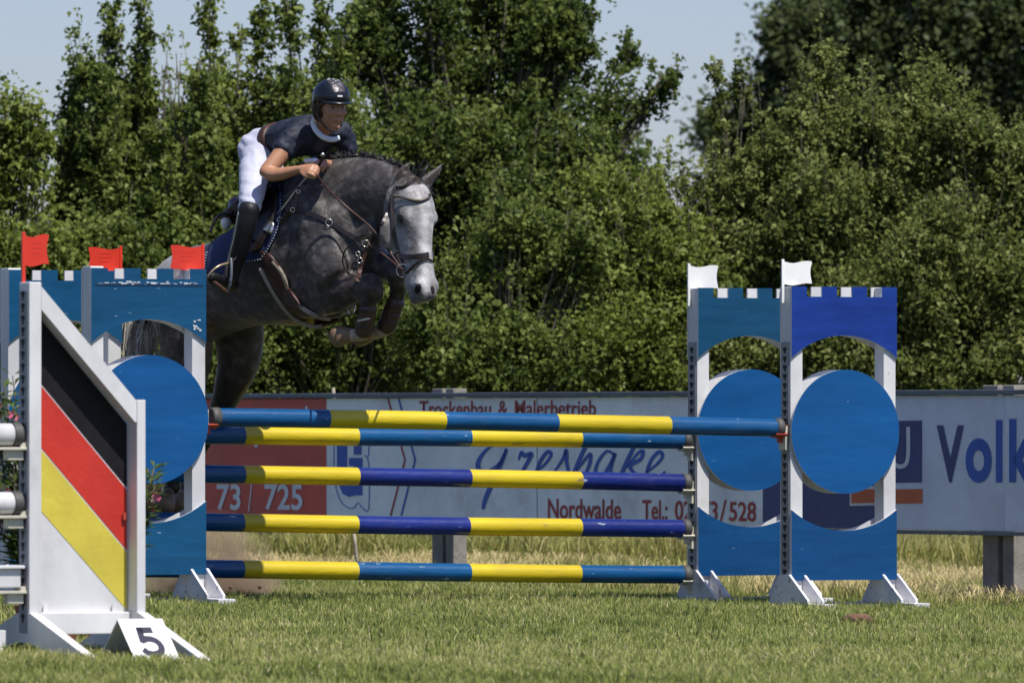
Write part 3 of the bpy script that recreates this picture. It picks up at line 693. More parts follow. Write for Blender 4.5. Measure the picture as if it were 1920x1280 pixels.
rear = [(814, 826, [455, 668, 879, 1086], [B_, Y_, B_, Y_, B_], 'top pole of the rear row, half hidden behind the front pole'),
        (887, 906, [455, 669, 879, 1087], [B_, Y_, N_, Y_, N_], 'second pole from the top of the rear row, navy at the right end'),
        (978, 991, [453, 667, 876, 1086], [B_, Y_, N_, Y_, N_], 'third pole from the top of the rear row with a long crack in the yellow'),
        (1067, 1076, [453, 667, 878, 1085], [B_, Y_, B_, Y_, B_], 'lowest blue and yellow pole just above the grass')]
bk = SPREAD + .06
for yl, yr, cuts, cols, lab in rear:
    u0px = 238
    s_ = (yr - yl) / (1285 - 388)
    yl0 = yl - (388 - u0px) * s_
    pole(lab, SPREAD, u0px, 1291, cuts, cols, zat(u0px, yl0, bk), zat(1291, yr, bk))
    for th, sg, px, py in ((WBR, -1, 1291, yr), (WBL, 1, u0px, yl0)):
        cup(th, -.008 if sg < 0 else PW_ + .008, zat(px, py, bk) - th.location.z, M['cream'], sg)
cup(WFR, -.008, zat(1465, 800.5, .06) - WFR.location.z, M['cup_red'], -1); cup(WFL, PW_ + .008, zat(395, 782.5, .06) - WFL.location.z, M['cup_red'], 1)
cw = zat(1465, 800.5, .06) - WFR.location.z
box('cup_holder', -.024, -.008, .02, .10, cw - .13, cw + .005, WFR, M['cream'], .003)
box('cup_holder', PW_ + .008, PW_ + .03, .02, .10, cw - .06, cw + .03, WFL, M['cream'], .003)

def flag(label, px_stick, ytop, ybot, yend, w, D, mat, d=1, lx=None):
    """d: +1 cloth to the right of its stick"""
    p = W(px_stick, yend, D); th = thing('jump_flag', label, 'flag', p, TH if True else 0, 'red and white jump flags')
    s = D / FPX; H = (ybot - ytop) * s; zt = (yend - ytop) * s; n = 16; wd = w * s / math.cos(TH)
    P = []
    for i in range(n + 1): t = i / n; P.append((d * t * wd, zt - .012 - .0075 * math.sin(2 * math.pi * (t * .95 - .06)) - .004 * t))
    for i in range(1, n): t = i / n; P.append((d * (wd - .010 * math.sin(math.pi * t)), zt - .018 - (H - .03) * t + 0))
    for i in range(n, -1, -1): t = i / n; P.append((d * t * wd * .995, zt - H - .002 - .006 * math.sin(2 * math.pi * (t * .95 - .06))))
    prism('cloth', P, -.002, .002, th, mat)
    box('stick', *(sorted((-.006 * d, .010 * d))), -.006, .006, 0, zt, th, mat, .002)
    if mat is M['red_flag']:
        bm = bmesh.new(); xa, xb = sorted((d * .3 * wd, d * .7 * wd))
        add_box(bm, xa, xb, -.003, -.0015, zt - H * .34, zt - H * .31); add_box(bm, xa + .01, xb - .01, -.003, -.0015, zt - H * .66, zt - H * .63); add_box(bm, xa, xb, -.003, -.0015, zt - H * .5, zt - H * .46)
        bm_obj('embossed_line', bm, th, mat)
    return th
flag('white flag on the front right castle wing', 1467, 486, 532, 568, 56, 46.03, M['white_flag'])
flag('white flag on the rear right castle wing', 1291, 494, 541, 574, 56, 47.02, M['white_flag'])
flag('red flag on the castle wing nearest the horse', 381, 457, 506, 520, 60, 44.4, M['red_flag'], -1)
flag('red flag between the two left castle wings, middle one of three', 227, 461, 507, 530, 60, 45.35, M['red_flag'], -1)
flag('leftmost red flag on a stick above the black red yellow wing', 43, 435, 496, 536, 47, 34.4, M['red_flag'], 1)

# ---------------------------------------------------------------- black, red and yellow wing
D0 = 34.3; SC = FPX / D0
gp = W(55, 1000, D0); gp.z = gz(gp.x); WB = .5376
def lz(py, x=0, y=0): return CH + (HZ - py) * (D0 + x * UX.y + y * UX.x) / FPX - gp.z
def lx(px, y=0):      # local x of a pixel on the plane at local y
    k = (px - 960) / FPX; bx = gp.x - y * UX.y * 1.0; bD = D0 + y * UX.x
    return (k * bD - bx) / (UX.x - k * UX.y)
gw = thing('sloping_wing', 'white sloping jump wing with black, red and yellow diagonal stripes at the left', 'jump wing', gp, TH)
dp = .105; pw = lx(78)
box('post', 0, pw, 0, dp, lz(1195), lz(528.5), gw, M['white'], .005)
x2 = lx(257); box('post', x2, WB, 0, dp, lz(1152), lz(749), gw, M['white'], .004)
prism('sloping_beam', [(pw + .001, lz(537)), (pw + .001, lz(580)), (lx(254), lz(791)), (x2 - .001, lz(791)), (x2 - .001, lz(751))], .002, dp - .002, gw, M['white'])
box('bottom_board', pw * .2, WB - .01, .055, .105, lz(1190), lz(1149), gw, M['white'], .004)
yp = .088; yq = yp
L0, L1 = lx(72, yq), lx(238.5, yq)
def pz(px, py): return (lx(px, yq), CH + (HZ - py) * (D0 + lx(px, yq) * UX.y + yq * UX.x) / FPX - gp.z)
def line(py0, py1): return lambda px: py0 + (py1 - py0) * (px - 72) / (238.5 - 72)
tl = line(592, 794); l1 = line(714, 916); l2 = line(834, 1033); l3 = line(953, 1145); bl = 1149
def band(name, fa, fb, mat, ga=2.2, gb=2.2, yy=0):
    fl = fa if callable(fa) else (lambda px: fa); fu = fb if callable(fb) else (lambda px: fb)
    P = [pz(66, fl(66) + ga), pz(238.5, fl(238.5) + ga), pz(238.5, fu(238.5) - gb), pz(66, fu(66) - gb)]
    prism(name, P, yq + .0025 + yy, yq + .0043, gw, mat)
prism('back_board', [pz(66, 585), pz(240, 797), pz(240, 1151), pz(66, 1151)], yq + .0045, yq + .016, gw, M['white'])
band('black_stripe', tl, l1, M['black_p'], 1); band('red_stripe', l1, l2, M['red_p']); band('yellow_stripe', l2, l3, M['yellow_p'])
box('latch', lx(229, yq), lx(236, yq), yq - .012, yq - .003, lz(975, .4), lz(961, .4), gw, M['cup_red'], .001)
for px in (80, 209): box('clip', lx(px, yq), lx(px + 8, yq), yq - .01, yq - .0025, lz(1152), lz(1133), gw, M['white'], .001)
# keyhole rail on the left side face
rail = box('keyhole_rail', -.004, -.0005, .012, dp - .006, lz(1187), lz(545), gw, M['metal'], .001)
for i in range(38):
    z = lz(553) - i * .0502
    if z < lz(1175): break
    bm = bmesh.new(); P = [(.057 + .019 * math.cos(a * math.pi / 6), z + .006 + .011 * math.sin(a * math.pi / 6)) for a in range(12)]; f0 = [bm.verts.new((-.0052, *q)) for q in P]; bm.faces.new(f0)
    f1_ = [bm.verts.new((-.0052, *q)) for q in ((.049, z - .003), (.065, z - .003), (.063, z - .022), (.051, z - .022))]; bm.faces.new(f1_)
    bm_obj('keyhole', bm, rail, M['hole'])
for x in (-.001, WB - .042):
    sd = [(-.74, -.03), (-.02, lz(1150)), (dp + .02, lz(1150)), (.80, -.03), (.66, -.03), (dp + .0, lz(1196) - .02), (.0, lz(1196) - .02), (-.50, -.03)]
    prism('foot', sd, x - .002, x + .041, gw, M['white'], 'x')
# things hung on its left side
def white_pole(label, py, r, ext=1.4):
    z = lz(py); a = gp + UX * (-.012) + Vector((-UX.y, UX.x, 0)) * .055; a.z = gp.z + z
    th = thing('white_pole', label, 'pole', a, TH, 'white poles at the left edge')
    bm = bmesh.new(); add_cyl(bm, -ext, -.045, r); bm_obj('shaft', bm, th, M['white'], True); bm = bmesh.new(); add_cyl(bm, -.045, -.005, r + .003); bm_obj('end_cap', bm, th, M['rubber'])
    return th
def add_cyl(bm, x0, x1, r, seg=28):
    rings = [[bm.verts.new((x, rr * math.cos(2 * math.pi * k / seg), rr * math.sin(2 * math.pi * k / seg))) for k in range(seg)] for x, rr in ((x0, r), (x1 - .006, r), (x1, r * .9))]
    for a, b in zip(rings[:-1], rings[1:]):
        for k in range(seg): bm.faces.new((a[k], a[(k + 1) % seg], b[(k + 1) % seg], b[k]))
    bm.faces.new(rings[0]); bm.faces.new(rings[-1])
white_pole('upper plain white pole ending at the keyhole rail', 814.5, .0475); white_pole('lower plain white pole ending at the keyhole rail', 943, .0475)
def gcup(py):
    z = lz(py); bm = bmesh.new()
    add_box(bm, -.14, -.006, .01, .10, z - .012, z, .003); add_box(bm, -.085, -.012, .03, .08, z - .055, z - .012, .004); add_box(bm, -.03, -.006, .02, .09, z - .012, z + .018, .003)
    bm_obj('pole_cup', bm, gw, M['cream'])
gcup(838); gcup(966); gcup(1107)
a = gp + UX * (-.025) + Vector((-UX.y, UX.x, 0)) * .0; a.z = gp.z
pk = thing('white_plank', 'white painted plank with rounded top above the small white filler at the left', 'plank', a, TH)
box('board', -1.3, -.0, .03, .085, lz(1101), lz(1066), pk, M['white'], .006); box('cap_board', -1.3, .012, .012, .10, lz(1066) + .001, lz(1061) + .004, pk, M['white'], .004)
fl_ = thing('white_filler', 'low white wooden filler standing under the plank at the left edge', 'jump filler', a, TH)
xr = lx(12) ; box('upright', xr - .07, xr, .02, .07, lz(1182), lz(1107), fl_, M['white'], .003); box('bottom_board', -1.2, lx(18), -.02, .03, lz(1212), lz(1180), fl_, M['white'], .004)
prism('foot', [(-.35, -.02), (-.0, .045), (.03, .045), (.35, -.02)], lx(8) - .06, lx(8), fl_, M['white'], 'x')
for k in range(3): box('slat', -1.0 + k * .3, -.85 + k * .3, .03, .05, lz(1182), lz(1104), fl_, M['white'], .003)

# ---------------------------------------------------------------- number sign
sp = W(220, 1160, D0 - .25); ns = thing('number_sign', 'folded white tent sign with a dark number 5 on the grass', 'number sign', (sp.x, sp.y, gz(sp.x)), TH)
H5 = sp.z - gz(sp.x); wl = .205; hh_ = .195; tk = .004
def leaf(sign, mats):
    bm = bmesh.new(); P = [(0, 0, H5), (wl, 0, H5), (wl + .0, sign * hh_, -.01), (0, sign * hh_, -.01)]
    n = Vector((0, sign * H5, hh_)).normalized() * tk
    A = [bm.verts.new(Vector(p) - n) for p in P]; Bv = [bm.verts.new(Vector(p)) for p in P]
    bm.faces.new(Bv); bm.faces.new(A[::-1])
    for i in range(4): bm.faces.new((A[i], A[(i + 1) % 4], Bv[(i + 1) % 4], Bv[i]))
    return bm_obj('leaf', bm, ns, mats)
leaf(-1, M['white_flag']); leaf(1, M['sign_white'])
# the 5, drawn as a bold shape lying on the front leaf
def on_leaf(a, b):   # a across 0..1, b down the leaf 0..1
    return Vector((a * wl, -hh_ * b, H5 + (-.01 - H5) * b)) + Vector((0, -H5, hh_)).normalized() * .0016
path = [(.66, .26), (.33, .26), (.30, .50), (.46, .455), (.62, .49), (.70, .60), (.66, .74), (.50, .80), (.36, .77), (.28, .69)]
pp = [Vector((x, y, 0)) for x, y in path]
bm = bmesh.new(); Wd = .062
def strip(C, wd):
    n = len(C); prev = None
    for i, p in enumerate(C):
        T = (C[min(i + 1, n - 1)] - C[max(i - 1, 0)]).normalized(); Nn = Vector((-T.y, T.x, 0)) * wd
        v = [bm.verts.new(on_leaf(*(p + Nn).xy)), bm.verts.new(on_leaf(*(p - Nn).xy))]
        if prev: bm.faces.new((prev[0], prev[1], v[1], v[0]))
        prev = v
strip([pp[0], pp[1]], .066); strip([Vector((.385, .20, 0)), Vector((.345, .54, 0))], .068)
for v in bm.verts: v.co += Vector((0, -H5, hh_)).normalized() * .0004
strip(catmull([Vector((.31, .50, 0))] + pp[3:], 8), .068)
bm_obj('number', bm, ns, M['ink'])

# ---------------------------------------------------------------- oleanders
OL = mk_leafmat('oleander_leaf', (.05, .09, .02), (.11, .17, .04), (.30, .33, .12))
M['petal'] = paint('pink_petal', (.62, .12, .22), .6, .35, bump=0)
M['petal_p'] = paint('pale_petal', (.72, .45, .50), .6, .2, bump=0)
def oleander(label, pxs, D, y0, y1, n, flowers, bpx):
    b0 = W(bpx, 1150, D); b0.z = gz(b0.x)
    th = thing('oleander', label, 'plant', b0, 0, 'potted oleanders')
    bm = bmesh.new(); C = []; Dr = []; fl = []
    for i in range(n):
        px = random.uniform(*pxs) ; top = W(px, random.uniform(y0, y1), D + random.uniform(-.15, .15))
        m_ = b0.lerp(top, .5) + Vector((random.uniform(-.05, .05), 0, .03))
        s = catmull([b0 + Vector((random.uniform(-.05, .05), random.uniform(-.05, .05), .05)), m_, top], 12)
        tube('', [s[0], s[8], s[16], s[-1]], lambda t: .006 * (1 - .6 * t), None, None, 5, 3, bm)
        for q in range(7, len(s)):
            for k in range(3):
                a = random.uniform(0, 2 * math.pi); d = Vector((math.cos(a), math.sin(a), random.uniform(.1, .9))).normalized()
                C.append(s[q] + d * .045); Dr.append(d)
        if i < flowers: fl.append(top)
    # lance shaped leaves
    V = []; T = []
    for c, d in zip(C, Dr):
        L_ = random.uniform(.05, .10); S = d.cross(Vector((0, 0, 1))).normalized() * L_ * .11; t = random.gauss(.5, .18)
        V += [c - d * L_ * .5, c + S, c + d * L_ * .5 - Vector((0, 0, .012)), c - S]; T += [t] * 4
    leaf_obj('foliage', np.array([tuple(v) for v in V]), np.clip(np.array(T), 0, 1), th, OL); wobj('stem', bm, th, M['bark'])
    for i, c in enumerate(fl):
        for q in range(3):
            bm = bmesh.new(); cc = c + Vector((random.uniform(-.025, .025), random.uniform(-.03, .01), random.uniform(-.04, .02)))
            for k in range(5):
                a = k * 2 * math.pi / 5; d = Vector((math.cos(a), -.35, math.sin(a))).normalized(); S = d.cross(Vector((0, 1, 0))).normalized()
                v = [bm.verts.new(cc), bm.verts.new(cc + d * .014 + S * .008), bm.verts.new(cc + d * .021), bm.verts.new(cc + d * .014 - S * .008)]; bm.faces.new(v)
            wobj('flower', bm, th, M['petal'] if (i + q) % 3 else M['petal_p'], False)
    bm = bmesh.new(); rr = [(0, .11), (.16, .15), (.18, .155), (.18, .14), (.10, .13)]
    rings = [[bm.verts.new((b0.x + r_ * math.cos(2 * math.pi * k / 20), b0.y + r_ * math.sin(2 * math.pi * k / 20), b0.z + z)) for k in range(20)] for z, r_ in rr]
    for a, b in zip(rings[:-1], rings[1:]):
        for k in range(20): bm.faces.new((a[k], a[(k + 1) % 20], b[(k + 1) % 20], b[k]))
    bm.faces.new(rings[-1]); wobj('pot', bm, th, M['pot'], False)
M['pot'] = paint('terracotta', (.30, .10, .05), .8, .15)
oleander('pink flowering oleander at the left edge between the white poles', (-14, 32), 35.9, 690, 1040, 30, 6, 92)
oleander('green oleander sprig poking out right of the striped wing', (268, 296), 36.6, 872, 950, 8, 1, 178)

# ---------------------------------------------------------------- dust
dc_ = W(400, 1110, 46.9)
dv = box('dust_cloud', -.50, .46, -.30, .30, 0, .52, None, None, 0); dv.location = (dc_.x, dc_.y, gz(dc_.x) - .0)
tag(dv, 'pale brown dust kicked up from the ground beside the front left wing', 'dust', kind='stuff')
m = bpy.data.materials.new('dust'); m.use_nodes = True; t = m.node_tree; t.nodes.remove(t.nodes['Principled BSDF'])
pv = nd(t, 'ShaderNodeVolumePrincipled'); pv.inputs['Color'].default_value = (.86, .64, .44, 1); pv.inputs['Anisotropy'].default_value = 0.0
tc = nd(t, 'ShaderNodeTexCoord'); mp = nd(t, 'ShaderNodeMapping'); mp.inputs['Location'].default_value = (.03, 0, 0); mp.inputs['Scale'].default_value = (2.1, 3.4, 1.95)
gr = nd(t, 'ShaderNodeTexGradient', gradient_type='SPHERICAL'); t.links.new(tc.outputs['Object'], mp.inputs[0]); t.links.new(mp.outputs[0], gr.inputs[0])
nz = nd(t, 'ShaderNodeTexNoise', i_Scale=6.0, i_Detail=4.0); t.links.new(tc.outputs['Object'], nz.inputs[0])
ml = nd(t, 'ShaderNodeMath', operation='MULTIPLY'); t.links.new(gr.outputs[1], ml.inputs[0]); 
s2 = nd(t, 'ShaderNodeMath', operation='MULTIPLY_ADD'); s2.inputs[1].default_value = 3.2; s2.inputs[2].default_value = -.9; s2.use_clamp = True; t.links.new(nz.outputs[0], s2.inputs[0]); t.links.new(s2.outputs[0], ml.inputs[1])
m3 = nd(t, 'ShaderNodeMath', operation='MULTIPLY'); m3.inputs[1].default_value = 75.0; sq = nd(t, 'ShaderNodeMath', operation='POWER'); sq.inputs[1].default_value = 1.7; t.links.new(ml.outputs[0], sq.inputs[0]); t.links.new(sq.outputs[0], m3.inputs[0]); t.links.new(m3.outputs[0], pv.inputs['Density'])
t.links.new(pv.outputs[0], t.nodes['Material Output'].inputs['Volume']); dv.data.materials.clear(); dv.data.materials.append(m)
# ---------------------------------------------------------------- horse
def hdg(deg): return Vector((math.sin(R(deg)), -math.cos(R(deg)), 0)), Vector((math.cos(R(deg)), math.sin(R(deg)), 0))
F1, L1_ = hdg(48)         # trunk heading, its left side
F2, L2_ = hdg(40)         # head heading
UP = Vector((0, 0, 1))
root_h = W(520, 1000, 45.0); root_h.z = gz(root_h.x)
horse = thing('horse', 'dapple grey horse with pale head jumping over the blue and yellow poles', 'horse', root_h, 0)
hb = bmesh.new()
def n_(px, py, D, a, b): return (W(px, py, D), a, b)
# trunk
add_loft(hb, [n_(312, 545, 45.72, .13, .15), n_(340, 552, 45.6, .23, .23), n_(385, 548, 45.47, .285, .265), (W(438, 532, 45.33), .285, .255), n_(490, 510, 45.17, .31, .295), n_(545, 483, 45.02, .315, .33), n_(600, 462, 44.88, .285, .36), n_(650, 465, 44.74, .24, .33), n_(685, 478, 44.66, .17, .22)], L1_, 32)
# withers ridge
add_loft(hb, [n_(480, 425, 45.2, .10, .08), n_(540, 372, 45.05, .10, .10), n_(590, 335, 44.92, .09, .12), n_(625, 325, 44.82, .07, .10)], L1_, 16)
# shoulder masses
for sgn, dpx, dD in ((-1, -40, -.13), (1, 36, .13)):
    add_loft(hb, [n_(590 + dpx, 380, 44.9 + dD, .07, .15), n_(625 + dpx, 450, 44.8 + dD, .09, .20), n_(660 + dpx, 520, 44.68 + dD, .09, .15)], L1_, 16)
# belly tuck & girth region
add_loft(hb, [n_(470, 560, 45.15, .20, .14), n_(560, 555, 44.98, .22, .165), n_(625, 545, 44.84, .18, .15)], L1_, 20)
# neck
add_loft(hb, [n_(600, 430, 44.86, .21, .34), n_(635, 392, 44.76, .15, .29), n_(668, 372, 44.66, .12, .235), n_(702, 362, 44.55, .105, .195), n_(735, 358, 44.45, .09, .15), n_(760, 360, 44.37, .075, .11)], (L1_ + L2_ * .6).normalized(), 28)
# windpipe and breast
add_loft(hb, [n_(700, 425, 44.5, .055, .06), n_(682, 460, 44.56, .09, .10), n_(672, 500, 44.6, .12, .12)], L1_, 16)
# head
HS = 265; HF = 222
add_loft(hb, [n_(765, 345, 44.34, .070, .09), n_(765, 365, 44.32, .098, .135), n_(767, 398, 44.30, .108, .168), n_(768, 430, 44.27, .094, .168), n_(774, 462, 44.24, .076, .140), n_(781, 492, 44.20, .066, .112), n_(787, 518, 44.17, .064, .096), n_(791, 540, 44.15, .068, .090), n_(792, 553, 44.14, .058, .070)], L2_, 28, 2.4)
def hp(px, py, D, s=0, f=0, u=0): return W(px, py, D) + L2_ * s + F2 * f + UP * u
for s in (-1, 1):
    add_ball(hb, hp(766, 408, 44.3, s * .080, .085), (.045, .05, .05))          # brow
    add_ball(hb, hp(768, 436, 44.27, s * .062, -.06), (.040, .10, .105), Matrix.Rotation(R(-50), 4, 'Z'))   # cheek
    add_ball(hb, hp(790, 536, 44.15, s * .052, .045), (.028, .036, .042))       # nostril wing
    add_loft(hb, [(hp(768, 420, 44.3, s * .085, .06), .016, .016), (hp(776, 466, 44.24, s * .066, .07), .012, .012)], L2_, 8)  # facial crest
add_ball(hb, hp(791, 552, 44.14, 0, .045, .0), (.055, .05, .038)); add_ball(hb, hp(785, 560, 44.14, 0, -.015, -.005), (.042, .05, .03))
# ears
def ear(pts, tilt):
    add_loft(hb, [(W(*p[:3]), p[3], p[4]) for p in pts], tilt, 14, 2.0)
eh1 = (L2_ * .9 - F2 * .1).normalized()
ear([(748, 352, 44.33, .038, .030), (750, 334, 44.33, .046, .026), (759, 318, 44.32, .032, .018), (769, 303, 44.31, .008, .008)], eh1)
ear([(792, 352, 44.40, .036, .030), (803, 338, 44.41, .044, .026), (817, 324, 44.42, .032, .018), (830, 306, 44.43, .007, .007)], eh1)
# near (right) foreleg: forearm forward, cannon tucked, hoof folded back
def leg(nodes, hint=L1_, seg=18): add_loft(hb, [n_(*n) for n in nodes], hint, seg)
leg([(575, 545, 44.72, .10, .14), (618, 548, 44.6, .088, .128), (655, 542, 44.5, .072, .090), (680, 538, 44.43, .062, .066), (692, 538, 44.41, .076, .080), (698, 553, 44.40, .064, .066)])
leg([(692, 545, 44.41, .054, .056), (691, 567, 44.42, .044, .047), (687, 590, 44.44, .037, .042), (684, 610, 44.46, .039, .043), (682, 624, 44.47, .042, .046)])
leg([(684, 624, 44.47, .042, .044), (668, 628, 44.5, .034, .036), (655, 628, 44.52, .036, .036)])
# far foreleg
leg([(660, 500, 44.72, .10, .13), (705, 500, 44.6, .080, .090), (738, 502, 44.5, .074, .080), (750, 512, 44.46, .080, .086), (750, 532, 44.46, .064, .066)])
leg([(749, 530, 44.46, .050, .052), (743, 560, 44.48, .042, .044), (735, 585, 44.5, .037, .041), (728, 605, 44.52, .039, .043), (722, 618, 44.53, .038, .042)])
leg([(722, 618, 44.53, .038, .042), (706, 624, 44.56, .032, .034), (694, 628, 44.58, .034, .034)])
# far hind leg (its stifle shows in front of the hedge)
leg([(430, 560, 45.5, .13, .22), (447, 630, 45.52, .12, .165), (446, 680, 45.55, .10, .135), (432, 722, 45.6, .082, .105), (414, 765, 45.68, .060, .072), (392, 808, 45.78, .045, .055), (378, 832, 45.84, .046, .052)])
leg([(378, 832, 45.84, .042, .048), (366, 868, 45.84, .030, .036), (356, 900, 45.85, .030, .034), (350, 915, 45.86, .036, .038), (340, 930, 45.83, .030, .030)])
# near hind leg
leg([(345, 585, 45.38, .14, .22), (350, 650, 45.38, .13, .165), (352, 705, 45.42, .10, .125), (346, 750, 45.48, .075, .085), (334, 800, 45.58, .048, .058), (330, 822, 45.62, .048, .052)])
leg([(330, 822, 45.62, .044, .048), (328, 860, 45.62, .032, .036), (325, 893, 45.63, .031, .035), (323, 908, 45.63, .036, .038), (317, 926, 45.6, .030, .030)])
hm = remesh(hb, .0125, 5, .5)
body = link('body', hm, None, []); parent_keep(body, horse)
# per-vertex coat: 0 black legs ... 1 white head
V = np.empty(len(hm.vertices) * 3, np.float32); hm.vertices.foreach_get('co', V); V = V.reshape(-1, 3).astype(float)
Nv = np.empty(len(hm.vertices) * 3, np.float32); hm.vertices.foreach_get('normal', Nv); Nv = Nv.reshape(-1, 3)
Dp = V[:, 1] + 45; PX = 960 + V[:, 0] * FPX / Dp; PY = HZ - (V[:, 2] - CH) * FPX / Dp
def ss(a, b, x): t = np.clip((x - a) / (b - a), 0, 1); return t * t * (3 - 2 * t)
coat = np.full(len(V), .315)
hc = np.array(W(705, 440, 44.4)); 
head = ss(694, 738, PX + (PY - 400) * .25) * (Dp < 44.66) * (PY < 572) * (1 - ss(44.40, 44.50, Dp) * (PY > 475))
ishead = (PX > 690) & (PY < 572) & ~((PY > 478) & (PX < 757))
coat = np.where(ishead, (.34) + .33 * ss(705, 760, PX + (PY - 410) * .25), coat)
ears_ = (PY < 346) & (PX > 735); coat = np.where(ears_, .40, coat)
muz = ishead & (PY > 528); coat = np.where(muz, coat - .22 * ss(528, 556, PY), coat)
fore = ss(585, 640, PX) * ss(478, 545, PY) * (1 - ss(44.62, 44.80, Dp)) * (1 - ss(757, 762, PX)) * ~ishead
fore = np.maximum(fore, ss(500, 520, PY) * ss(640, 660, PX) * (PX < 770) * ~ishead * (PY < 700))
coat = coat * (1 - fore) + .24 * fore; kn_ = np.maximum(np.exp(-((PX - 752) ** 2 + (PY - 512) ** 2) / 22 ** 2), .6 * np.exp(-((PX - 704) ** 2 + (PY - 540) ** 2) / 14 ** 2)); coat = coat + .24 * kn_ * fore
hind = (PY > 640) & (PX < 520); coat = np.where(hind, .34 - .22 * ss(650, 760, PY), coat)
low = (PY > 880) & (PX < 400); coat = np.where(low, .10 + .55 * ss(900, 915, PY), coat)
coat = np.where((PY > 606) & (PX > 600), .72, coat)
inner = np.zeros(len(V)); 
inner = np.where(ears_ & (PX < 790) & (Nv @ np.array(F2) > .25) & (PY > 308), 1, 0)
inner = np.where(ears_ & (PX > 795) & (Nv @ np.array(F2) > .70) & (PY > 316) , .7, inner)
rk = (PX < 400) & (PY < 560); coat = np.where(rk, .34 + .25 * ss(400, 330, PX), coat)
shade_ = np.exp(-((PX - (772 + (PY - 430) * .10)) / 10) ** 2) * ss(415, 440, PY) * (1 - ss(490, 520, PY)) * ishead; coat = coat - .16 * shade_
lit_ridge = np.exp(-((PX - (797 - (PY - 450) * .02)) / 9) ** 2) * ishead * (PY > 400); coat = coat + .16 * lit_ridge  # sunlit nasal ridge, painted into the coat as a lighter stripe
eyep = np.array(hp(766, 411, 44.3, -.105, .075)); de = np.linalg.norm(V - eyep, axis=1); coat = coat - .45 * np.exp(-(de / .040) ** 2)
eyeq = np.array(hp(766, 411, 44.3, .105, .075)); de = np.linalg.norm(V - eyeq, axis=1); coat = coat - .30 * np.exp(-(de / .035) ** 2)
warm = ss(470, 600, PY) * (1 - ishead) * .8 + .5 * fore
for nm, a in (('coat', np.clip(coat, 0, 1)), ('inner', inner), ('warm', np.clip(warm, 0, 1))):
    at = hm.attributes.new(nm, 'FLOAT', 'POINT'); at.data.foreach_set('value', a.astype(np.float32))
m, t, b = newmat('dapple_grey_coat')
at = nd(t, 'ShaderNodeAttribute', attribute_name='coat'); v = coords(t)
vo = nd(t, 'ShaderNodeTexVoronoi', i_Scale=17.0, i_Randomness=1.0); 
wn = nd(t, 'ShaderNodeTexNoise', i_Scale=7.0, i_Detail=4.0); t.links.new(v, wn.inputs[0]); wa = nd(t, 'ShaderNodeVectorMath', operation='MULTIPLY_ADD'); wa.inputs[1].default_value = (.09, .09, .09); t.links.new(wn.outputs['Color'], wa.inputs[0]); t.links.new(v, wa.inputs[2]); t.links.new(wa.outputs[0], vo.inputs[0])
dd = ramp(t, vo.outputs['Distance'], [(.15, (1, 1, 1)), (.55, (0, 0, 0))])
n1 = nd(t, 'ShaderNodeTexNoise', i_Scale=6.0, i_Detail=9.0, i_Roughness=.72); t.links.new(v, n1.inputs[0])
n2 = nd(t, 'ShaderNodeTexNoise', i_Scale=110.0, i_Detail=3.0); t.links.new(v, n2.inputs[0])
def mth(op, a, b_, c=None):
    q = nd(t, 'ShaderNodeMath', operation=op)
    for i, s in enumerate((a, b_, c)):
        if s is None: continue
        if isinstance(s, (int, float)): q.inputs[i].default_value = s
        else: t.links.new(s, q.inputs[i])
    return q.outputs[0]
x_ = mth('MULTIPLY_ADD', dd, .15, at.outputs['Fac']); x_ = mth('MULTIPLY_ADD', mth('SUBTRACT', n1.outputs[0], .5), .60, x_); x_ = mth('MULTIPLY_ADD', mth('SUBTRACT', n2.outputs[0], .5), .16, x_); x_ = mth('SUBTRACT', x_, .03)
cc = ramp(t, x_, [(.0, (.010, .009, .010)), (.22, (.028, .025, .024)), (.36, (.070, .063, .060)), (.52, (.15, .140, .137)), (.72, (.34, .33, .33)), (1, (.62, .61, .60))])
ia = nd(t, 'ShaderNodeAttribute', attribute_name='inner'); mx = nd(t, 'ShaderNodeMixRGB'); mx.inputs[2].default_value = (.035, .024, .02, 1); t.links.new(ia.outputs['Fac'], mx.inputs[0]); t.links.new(cc, mx.inputs[1])
wa_ = nd(t, 'ShaderNodeAttribute', attribute_name='warm'); mw = nd(t, 'ShaderNodeMixRGB', blend_type='MULTIPLY'); mw.inputs[2].default_value = (1.12, .88, .70, 1); t.links.new(wa_.outputs['Fac'], mw.inputs[0]); t.links.new(mx.outputs[0], mw.inputs[1]); mx = mw
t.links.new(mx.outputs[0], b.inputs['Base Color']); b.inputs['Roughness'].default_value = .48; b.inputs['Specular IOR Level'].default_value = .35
b.inputs['Sheen Weight'].default_value = .25; b.inputs['Sheen Roughness'].default_value = .4
mv = coords(t, (1, 1, .3)); n3 = nd(t, 'ShaderNodeTexNoise', i_Scale=160.0, i_Detail=4.0); t.links.new(mv, n3.inputs[0]); n5 = nd(t, 'ShaderNodeTexNoise', i_Scale=11.0, i_Detail=3.0); t.links.new(v, n5.inputs[0])
bp = nd(t, 'ShaderNodeBump', i_Strength=.35, i_Distance=.006); t.links.new(n3.outputs[0], bp.inputs['Height']); bp2 = nd(t, 'ShaderNodeBump', i_Strength=.35, i_Distance=.05); t.links.new(n5.outputs[0], bp2.inputs['Height']); t.links.new(bp.outputs[0], bp2.inputs['Normal']); t.links.new(bp2.outputs[0], b.inputs['Normal'])
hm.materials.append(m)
M['hoof'] = paint('hoof_horn', (.20, .13, .07), .5, .3, bump=.2); M['eye'] = paint('dark_eye', (.006, .004, .003), .08, .1, bump=0)
